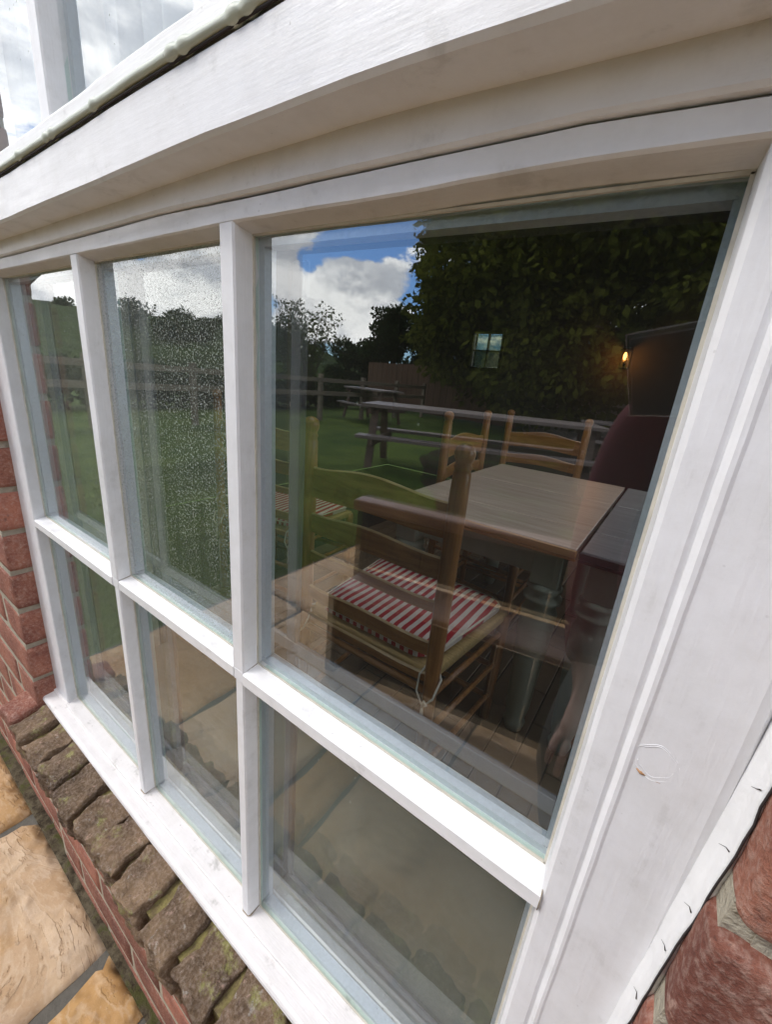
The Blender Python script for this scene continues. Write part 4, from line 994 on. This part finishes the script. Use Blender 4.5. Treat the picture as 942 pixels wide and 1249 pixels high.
def fences():
    # post and rail fence along the left edge of the lawn
    rw = wood_mat('weathered rails', (0.16, 0.13, 0.095), (0.30, 0.25, 0.18), 'y', 0.3, 0.8, 0.5)
    f = tag(empty('rail_fence', (-7.5, 0, ZG)), 'pale post and rail fence along the left edge of the lawn', 'fence')
    ys = [-0.8 - 1.7 * i for i in range(8)]
    for y in ys: MB().box(-.05, .05, y - .05, y + .05, -0.05, 1.12, 0.006).build('post', rw, f)
    for a, b in zip(ys, ys[1:]):
        for z, h in ((0.98, 0.10), (0.66, 0.11)): MB().box(.052, .085, b + .004, a - .004, z - h / 2, z + h / 2, 0.004).build('rail', rw, f)
    # close-boarded brown fence at the far left of the lawn's end
    bw = wood_mat('brown fence boards', (0.085, 0.045, 0.026), (0.17, 0.095, 0.055), 'z', 0.4, 0.85, 0.4)
    g = tag(empty('board_fence', (-8.2, -13.6, ZG), R(12)), 'brown close-boarded fence behind the distant picnic table', 'fence')
    bd = MB().box(-.07, .07, -.01, .01, 0.05, 1.75, 0.002).build('board', bw, g); bd.location = (-3, 0, 0)
    for i in range(1, 50): obj_from('board', bd.data, g, (-3 + i * 0.146, 0.012 * (i % 2), rnd.uniform(-.01, .01)))
    for z in (0.4, 1.4): MB().box(-3.1, 4.3, -.05, -.012, z, z + .08).build('rail', bw, g)
    # stone garden wall below the conifer
    sm = brick_mat('grey garden stone', (0.17, 0.155, 0.13), (0.32, 0.29, 0.25), 0.35, 0.3, 0.3)
    for mnode in sm.node_tree.nodes:
        if mnode.type == 'MIX' and mnode.inputs[7].default_value[0] == 0.5: mnode.inputs[7].default_value = (0.4, 0.38, 0.34, 1)
    w = tag(empty('stone_wall', (0.3, -12.6, ZG), R(-4)), 'low grey stone wall along the garden end under the conifer', 'wall')
    MB().box(-4.0, 5.0, -0.14, 0.14, -0.1, 1.38).build('core', MAT['mortar'], w)
    z = 0.0; row = 0; sl = [brick_mesh(0.40, 0.34, 0.19, 200 + k, 3, 0.012, 0.03) for k in range(6)]
    for me in sl: me.materials.append(sm)
    while z < 1.36:
        x = -4.0 + (0.2 if row % 2 else 0)
        while x < 4.9: obj_from('stone', rnd.choice(sl), w, (x + .2, 0, z + .1), (0, 0, math.pi * rnd.randint(0, 1)), (rnd.uniform(.93, 1), 1, 1)); x += 0.41
        z += 0.2; row += 1
    # brick wing of the house, seen at the far left of the mirrored view
    b = tag(empty('brick_wing', (-2.55, 0, ZG)), 'projecting brick wing of the house left of the window, with an overhanging gutter', 'building')
    MB().box(-0.6, 0.0, -0.50, YW - .002, -0.1, 1.38).build('wall', MAT['far_brick'], b)
    MB().hexa([(-0.7, -0.50, 1.382), (0.0, -0.50, 1.382), (0.0, YW - .004, 1.382), (-0.7, YW - .004, 1.382), (-0.7, -0.575, 1.47), (0.03, -0.575, 1.47), (0.03, YW - .004, 1.47), (-0.7, YW - .004, 1.47)]).build('eave', plain('dark painted eave', (0.05, 0.045, 0.045), 0.6), b)
    MB().hexa([(-0.7, -0.58, 1.472), (0.05, -0.58, 1.472), (0.05, YW - .006, 1.50), (-0.7, YW - .006, 1.50), (-0.7, -0.58, 1.51), (0.05, -0.58, 1.51), (0.05, YW - .006, 1.54), (-0.7, YW - .006, 1.54)]).build('roof', plain('dark roof tiles', (0.09, 0.06, 0.05), 0.8, 0.2, 20, 0.4), b)


fences()


# ------------------------------------------------------------------ trees
def leaf_mat(name, a, b):
    m, t, out = new_mat(name); c = coords(t); n = t.noise(c, 1.1, 5, 0.7); n2 = t.noise(c, 23, 3, 0.7)
    cc = t.mix(t.ramp(t.math('ADD', t.math('MULTIPLY', n, 0.7), t.math('MULTIPLY', n2, 0.4)), 0.38, 0.72), a, b)
    df = t.node('ShaderNodeBsdfDiffuse'); t.l.new(cc, df.inputs[0]); tl = t.node('ShaderNodeBsdfTranslucent'); t.l.new(cc, tl.inputs[0])
    mx = t.node('ShaderNodeMixShader'); mx.inputs[0].default_value = 0.25; t.l.new(df.outputs[0], mx.inputs[1]); t.l.new(tl.outputs[0], mx.inputs[2]); t.l.new(mx.outputs[0], out.inputs[0]); return m


bark = wood_mat('grey brown bark', (0.05, 0.038, 0.028), (0.13, 0.105, 0.08), 'z', 0.4, 0.95, 1.0)


def crown(name, blobs, count, leaf, mat, parent, seed, droop=0.0, spread=1.0):
    """leaf sprays spread over the shells of many clumps, thinner inside, with gaps between clumps"""
    g = np.random.default_rng(seed)
    C = np.array([c for c, _ in blobs], float); Rr = np.array([r for _, r in blobs]); n = int(count)
    k = g.choice(len(blobs), n, p=Rr ** 2 / (Rr ** 2).sum())
    d = g.normal(size=(n, 3)); d /= np.linalg.norm(d, axis=1)[:, None]
    lump = 1 + 0.22 * np.sin(d[:, 0] * 5 + k * 1.7) * np.sin(d[:, 1] * 4.3 + k * 0.9) + 0.16 * np.sin(d[:, 2] * 9 + k * 2.3)
    rr = Rr[k] * (0.45 + 0.60 * g.random(n) ** 0.55) * spread * lump
    p = C[k] + d * rr[:, None] * np.array([1, 1, 0.75])
    f = d * 0.7 + g.uniform(-1, 1, (n, 3)); f[:, 2] -= droop; f /= np.linalg.norm(f, axis=1)[:, None]
    s_ = np.cross(f, g.uniform(-1, 1, (n, 3))); s_ /= np.linalg.norm(s_, axis=1)[:, None] + 1e-9
    L = (leaf * g.uniform(0.6, 1.5, n))[:, None]; w = L * g.uniform(0.2, 0.4, n)[:, None]
    v = np.stack([p, p + f * L * .5 + s_ * w, p + f * L, p + f * L * .5 - s_ * w], 1).reshape(-1, 3)
    me = bpy.data.meshes.new(name); me.vertices.add(4 * n); me.vertices.foreach_set('co', v.astype(np.float32).ravel())
    me.loops.add(4 * n); me.loops.foreach_set('vertex_index', np.arange(4 * n, dtype=np.int32))
    me.polygons.add(n); me.polygons.foreach_set('loop_start', np.arange(0, 4 * n, 4, dtype=np.int32))
    me.update(); me.validate(); me.materials.append(mat)
    return obj_from(name, me, parent)


def build_trees():
    rg = random.Random(11)
    dark = leaf_mat('dark conifer sprays', (0.030, 0.042, 0.009), (0.17, 0.18, 0.030))
    mid = leaf_mat('deep green foliage', (0.014, 0.030, 0.010), (0.045, 0.075, 0.022))
    lt = leaf_mat('fresh spring leaves', (0.05, 0.075, 0.02), (0.11, 0.14, 0.045))
    # the big conifer
    t = tag(empty('conifer_tree', (-0.65, -14.6, ZG)), 'huge dark spreading conifer filling the sky at the end of the garden', 'tree')
    m = MB(); m.tube([(0, 0, -.1), (0.1, 0, 2.5), (-0.1, 0.2, 6), (0.1, 0, 10)], [0.45, 0.36, 0.25, 0.08], 12)
    for k in range(16):
        a = rg.uniform(0, 6.28); z = rg.uniform(1.8, 8.5); L = rg.uniform(3, 5.5); m.tube([(0, 0, z), (L * .5 * math.cos(a), L * .5 * math.sin(a), z + .5), (L * math.cos(a), L * math.sin(a), z + .3)], [0.12, 0.07, 0.02], 6)
    m.build('trunk', bark, t)
    blobs = []
    for k in range(230):
        z = rg.uniform(1.15, 11.5); rad = 6.9 * (1 - ((z - 4.2) / 8.6) ** 2) ** 0.5 if abs(z - 4.2) < 8.6 else 1
        if z < 2.4: rad *= 0.86
        a = rg.uniform(0, 6.28); q = rad * rg.uniform(0.55, 1.0)
        blobs.append(((q * math.cos(a), q * math.sin(a) * 0.8, z), rg.uniform(0.9, 1.6)))
    crown('crown', blobs, 330000, 0.19, dark, t, 5, 0.35)
    # two uneven trees left of it
    for (x, y, h, wd, sd_, lab) in ((-11.7, -16.0, 4.25, 0.95, 21, 'tall narrow dark tree left of the conifer, with a notched top'), (-9.9, -16.6, 4.45, 0.85, 22, 'narrow dark tree touching the left side of the conifer'), (-13.4, -16.6, 2.6, 1.7, 23, 'low rounded dark bush behind the brown fence')):
        t = tag(empty('garden_tree', (x, y, ZG)), lab, 'tree', 'trees beyond the lawn')
        m = MB(); m.tube([(0, 0, -.1), (0.08, 0, h * .4), (-0.05, 0.05, h * .8)], [0.16, 0.12, 0.04], 8)
        for k in range(6):
            a = rg.uniform(0, 6.28); z = h * rg.uniform(.25, .7); m.tube([(0, 0, z), (wd * .7 * math.cos(a), wd * .7 * math.sin(a), z + h * .15)], [0.05, 0.015], 5)
        m.build('trunk', bark, t)
        blobs = []
        for k in range(26):
            z = h * rg.uniform(0.16, 0.96); rad = wd * (1.0 - 0.55 * max(0, z / h - 0.5)); a = rg.uniform(0, 6.28); q = rad * rg.uniform(0.2, 0.95)
            blobs.append(((q * math.cos(a), q * math.sin(a), z), rg.uniform(0.3, 0.62)))
        crown('crown', blobs, 14000, 0.13, mid, t, sd_, 0.1)
    # airy shrub with bare shoots
    for (x, y, h, sd_, lab) in ((-10.2, -9.6, 3.0, 31, 'airy young tree with thin bare shoots against the clouds'), (-12.2, -9.0, 2.7, 32, 'twiggy shrub with thin bare shoots in front of the hill')):
        t = tag(empty('young_tree', (x, y, ZG)), lab, 'tree', 'thin young trees by the fence')
        m = MB(); rg2 = random.Random(sd_); tips = []
        for k in range(34):
            a = rg2.uniform(0, 6.28); l = h * rg2.uniform(.55, 1.05); sp = rg2.uniform(0.15, 1.1); p = [(0, 0, 0)]
            for q in (0.3, 0.6, 0.85, 1.0): p.append((sp * q ** 1.2 * math.cos(a + q * .6) + rg2.uniform(-.06, .06), sp * q ** 1.2 * math.sin(a + q * .6) + rg2.uniform(-.06, .06), l * q))
            m.tube(p, [0.022, 0.018, 0.013, 0.008, 0.003], 5); tips += p[2:]
        m.build('stem', bark, t)
        crown('crown', [(q, 0.22) for q in tips], 3600, 0.085, lt, t, sd_, 0, 1.1)
    # clipped hedge run at the foot of the hill, seen behind the rails
    t = tag(empty('hedge', (-10.6, -5.2, ZG)), 'rough dark hedge behind the post and rail fence', 'hedge')
    blobs = [((rg.uniform(-.5, .5), rg.uniform(-7.5, 5.0), rg.uniform(0.25, 0.75)), rg.uniform(0.35, 0.5)) for _ in range(90)]
    m = MB()
    for k in range(20): m.tube([(rg.uniform(-.2, .2), -7 + k * .6, -.05), (rg.uniform(-.3, .3), -7 + k * .6, 1.0)], [0.03, 0.01], 5)
    m.build('stem', bark, t)
    crown('foliage', blobs, 26000, 0.10, mid, t, 44, 0)
    # scattered trees on the hillside
    for k in range(26):
        az = rg.uniform(-78, -40); d = rg.uniform(70, 150); s = rg.uniform(1.2, 2.6)
        crest = 3.8 if az < -47 else 2.0
        j = (d - 60) / 190; z = math.tan(R(crest)) * 190 * math.sin(min(1, j / .7) * math.pi / 2) - 0.6
        t = tag(empty('hill_tree', (d * math.sin(R(az)), -d * math.cos(R(az)), z)), 'tiny round tree scattered with others over the far hillside', 'tree', 'small trees on the hillside')
        MB().tube([(0, 0, -.5), (0, 0, s)], [0.18, 0.08], 6).build('trunk', bark, t)
        crown('crown', [((rg.uniform(-.8, .8) * s, rg.uniform(-.8, .8) * s, s * rg.uniform(.7, 1.5)), s * rg.uniform(.5, .8)) for _ in range(6)], 700, 0.55, mid, t, 60 + k)


build_trees()

# ------------------------------------------------------------------ the photographer, seen in the glass
def skin_obj(name, nodes, edges, mat, parent, sub=2, root=0):
    me = bpy.data.meshes.new(name); me.from_pydata([n[0] for n in nodes], edges, [])
    o = bpy.data.objects.new(name, me); col.objects.link(o)
    sk = o.modifiers.new('skin', 'SKIN'); sk.use_smooth_shade = True; sk.branch_smoothing = 0.4
    for v, n in zip(me.skin_vertices[0].data, nodes):
        r = n[1]; v.radius = (r, r) if not isinstance(r, tuple) else r
    me.skin_vertices[0].data[root].use_root = True
    ss = o.modifiers.new('sub', 'SUBSURF'); ss.levels = sub; ss.render_levels = sub
    dg = bpy.context.evaluated_depsgraph_get(); dg.update()
    m2 = bpy.data.meshes.new_from_object(o.evaluated_get(dg)); bpy.data.objects.remove(o); bpy.data.meshes.remove(me)
    m2.materials.clear(); m2.materials.append(mat)
    for p in m2.polygons: p.use_smooth = True
    m2.name = name; return obj_from(name, m2, parent)


def build_person():
    P = Vector((0.240, -0.67, ZG))
    p = tag(empty('person', P), 'person crouching in a dark maroon fleece, one hand holding up a phone', 'person')
    skin = plain('skin', (0.40, 0.25, 0.20), 0.5, 0.06, 20); maroon = plain('maroon fleece', (0.13, 0.022, 0.030), 0.95, 0.15, 60, 0.3)
    navy = plain('dark trousers', (0.035, 0.036, 0.035), 0.9, 0.15, 40, 0.2)
    hair = wood_mat('brown hair', (0.05, 0.028, 0.015), (0.13, 0.075, 0.04), 'z', 2.0, 0.5, 0.5); shoe = plain('dark shoes', (0.03, 0.028, 0.027), 0.6)
    N, E = [], []
    def add(pos, r, link=None):
        N.append((pos, r)); i = len(N) - 1
        if link is not None: E.append((link, i))
        return i
    pel = add((0, -0.12, 0.70), (0.090, 0.070)); wa = add((0, -0.085, 0.85), (0.125, 0.088), pel); ch = add((0, -0.035, 1.02), (0.145, 0.10), wa); ns = add((0, -0.005, 1.145), (0.085, 0.065), ch)
    nk = add((0, 0.015, 1.21), 0.050, ns); hb = add((0, 0.035, 1.275), (0.062, 0.070), nk); hm = add((0, 0.045, 1.35), (0.073, 0.088), hb); ht = add((0, 0.035, 1.415), (0.056, 0.068), hm)
    leg_of, hand = {}, {}
    for s in (-1, 1):
        hp = add((s * 0.085, -0.11, 0.66), 0.062, pel); kn = add((s * 0.115, 0.18, 0.48), 0.058, hp); cf = add((s * 0.112, 0.085, 0.34), 0.054, kn); an = add((s * 0.10, -0.02, 0.085), 0.037, cf)
        ft = add((s * 0.108, 0.10, 0.035), (0.036, 0.026), an); leg_of[s] = (hp, kn, cf, an, ft)
    arm = {-1: [(-0.160, -0.01, 1.13), (-0.182, 0.005, 0.99), (-0.190, 0.02, 0.87), (-0.168, 0.085, 0.765), (-0.138, 0.155, 0.665)],
           1: [(0.160, -0.01, 1.13), (0.180, 0.07, 1.01), (0.180, 0.15, 0.90), (0.13, 0.26, 1.00), (0.066, 0.375, 1.085)]}
    for s in (-1, 1):
        last = ns
        for q, r in zip(arm[s], (0.058, 0.048, 0.041, 0.038, 0.027)): last = add(q, r, last)
        hand[s] = last
    W2 = lambda r, u, b: CAM + RX * r + UP * u + BK * b - P
    # right hand: palm behind the phone's outer edge, four fingers round the front, thumb on the back
    edge_, out = 0.094, 0.014; wr = hand[1]
    pm = add(W2(edge_ + out * 1.5, -0.035, 0.045), (0.028, 0.016), wr); pk = add(W2(edge_ + out * 0.9, -0.010, 0.022), (0.030, 0.014), pm)
    for k, ln in enumerate((0.022, 0.029, 0.026, 0.018)):
        u = 0.022 - 0.017 * k
        a = add(W2(edge_ + out * 0.62, u, 0.010), 0.0082, pk); b = add(W2(edge_ + out * 0.30, u - .001, -0.004), 0.0075, a); add(W2(edge_ - ln * 0.8, u - 0.003, -0.0065), 0.0062, b)
    t1_ = add(W2(edge_ + out * 0.55, -0.030, 0.032), 0.0098, pm); t2_ = add(W2(edge_ - out * 0.3, -0.010, 0.024), 0.0085, t1_); add(W2(edge_ - out * 1.1, 0.004, 0.020), 0.0072, t2_)
    # left hand lies on the thigh, fingers draped over the knee
    wr = hand[-1]; pm = add((-0.128, 0.195, 0.628), (0.028, 0.015), wr); pk = add((-0.122, 0.228, 0.602), (0.032, 0.014), pm)
    for k, ln in enumerate((0.030, 0.038, 0.035, 0.026)):
        x = -0.096 - 0.018 * k
        a = add((x, 0.252, 0.580 - 0.003 * abs(k - 1.5)), 0.0082, pk); b = add((x - .001, 0.262 + ln * 0.35, 0.580 - ln * 0.75), 0.0074, a); add((x - .002, 0.264 + ln * 0.3, 0.575 - ln * 1.45), 0.0062, b)
    t1_ = add((-0.098, 0.195, 0.622), 0.0098, pm); t2_ = add((-0.078, 0.220, 0.600), 0.0085, t1_); add((-0.070, 0.240, 0.580), 0.0070, t2_)
    skin_obj('body', N, E, skin, p, 2)
    # clothes: shells a little wider than the body
    def shell(name, pts, mat): return skin_obj(name, pts, [(i, i + 1) for i in range(len(pts) - 1)], mat, p, 2)
    G = [((0, -0.125, 0.60), (0.200, 0.155)), ((0, -0.115, 0.73), (0.185, 0.145)), ((0, -0.08, 0.86), (0.16, 0.118)), ((0, -0.035, 1.02), (0.178, 0.125)), ((0, -0.005, 1.135), (0.150, 0.085)), ((0, 0.008, 1.20), (0.075, 0.070)), ((0, 0.012, 1.225), (0.068, 0.066))]
    shell('fleece', G, maroon)
    sl, se = [], []
    sl.append(((0, -0.01, 1.11), 0.06))
    for s in (-1, 1):
        prev = 0
        for q, r in zip(arm[s], (0.070, 0.057, 0.050, 0.046, 0.040)): sl.append((q, r)); se.append((prev, len(sl) - 1)); prev = len(sl) - 1
    sl.append((W2(0.112, -0.050, 0.062), 0.036)); se.append((10, len(sl) - 1))
    skin_obj('sleeves', sl, se, maroon, p, 2)
    tr = [((0, -0.12, 0.74), (0.150, 0.115)), ((0, -0.12, 0.66), (0.150, 0.115))]; te = [(0, 1)]
    for s in (-1, 1):
        prev = 1
        for i, r in zip(leg_of[s][:4], (0.105, 0.075, 0.070, 0.062)): tr.append((N[i][0], r)); te.append((prev, len(tr) - 1)); prev = len(tr) - 1
    skin_obj('trousers', tr, te, navy, p, 2)
    for s in (-1, 1):
        skin_obj('shoe', [((s * .10, -0.06, 0.045), (0.040, 0.042)), ((s * .102, 0.0, 0.05), (0.042, 0.046)), ((s * .107, 0.09, 0.036), (0.046, 0.034)), ((s * .111, 0.165, 0.028), (0.036, 0.024))], [(0, 1), (1, 2), (2, 3)], shoe, p, 2)
    skin_obj('hair', [((0, 0.03, 1.435), (0.060, 0.070)), ((0, 0.005, 1.40), (0.082, 0.082)), ((0, -0.02, 1.34), (0.082, 0.070)), ((0, -0.035, 1.26), (0.075, 0.050)), ((0, -0.04, 1.19), (0.065, 0.035))], [(0, 1), (1, 2), (2, 3), (3, 4)], hair, p, 2)
    wh = plain('eye white', (0.8, 0.79, 0.76), 0.3); ir = plain('dark iris', (0.05, 0.03, 0.02), 0.2)
    for s in (-1, 1):
        m = MB(); m.lathe([(0.001, -0.011), (0.008, -0.008), (0.011, 0), (0.008, 0.008), (0.001, 0.011)], 0, 0, 12); e = m.build('eye', wh, p, (s * 0.031, 0.118, 1.352))
        m = MB(); m.lathe([(0.0005, -0.005), (0.005, -0.003), (0.005, 0.003), (0.0005, 0.005)], 0, 0.0085, 10); m.build('iris', ir, e)
        MB().tube([(s * .015, 0.128, 1.372), (s * .031, 0.130, 1.377), (s * .047, 0.118, 1.372)], 0.003, 6).build('eyebrow', hair, p)
        m = MB(); m.tube([(s * .077, 0.035, 1.375), (s * .086, 0.025, 1.37), (s * .086, 0.024, 1.34), (s * .077, 0.035, 1.32)], [0.005, 0.008, 0.007, 0.004], 8); m.build('ear', skin, p)
    m = MB(); m.tube([(0, 0.126, 1.366), (0, 0.139, 1.345), (0, 0.150, 1.326), (0, 0.134, 1.317)], [0.006, 0.009, 0.012, 0.006], 10); m.build('nose', skin, p)
    m = MB(); m.tube([(-.024, 0.115, 1.289), (-.008, 0.126, 1.293), (.008, 0.126, 1.293), (.024, 0.115, 1.289)], [0.002, 0.005, 0.005, 0.002], 8); m.build('mouth', plain('lips', (0.42, 0.17, 0.15), 0.5), p)
    # phone: held sideways, lens at the lower inside corner
    ph = tag(empty('mobile_phone', CAM), 'black phone with a silver rim held up sideways in one hand', 'phone')
    ph.matrix_world = cam.matrix_world.copy()
    black = plain('black phone glass', (0.012, 0.012, 0.014), 0.5, 0.05); silver = plain('silver phone rim', (0.62, 0.62, 0.64), 0.22, 0.03, 10, 0, 1.0)
    MB().box(-0.0615, 0.0915, -0.0095, 0.0665, 0.0031, 0.0099, 0.0028, 2).build('body', black, ph)
    MB().sweep([(-0.0012, 0.0042), (0.0006, 0.0042), (0.0006, 0.0088), (-0.0012, 0.0088)], [0, 1, 2, 3, 4], lambda u, v, k: ((-0.0615 - u, 0.0915 + u, 0.0915 + u, -0.0615 - u, -0.0615 - u)[k], (-0.0095 - u, -0.0095 - u, 0.0665 + u, 0.0665 + u, -0.0095 - u)[k], v), cap=False).build('rim', silver, ph)
    for (x, y) in ((0.0, 0.0), (0.020, 0.0), (0.010, 0.017)):
        m = MB(); m.lathe([(0.0085, 0.0021), (0.0085, 0.0031), (0.0066, 0.0031), (0.0066, 0.0021)], x, y, 20); m.build('lens_ring', silver, ph)


build_person()

#@@NEXT
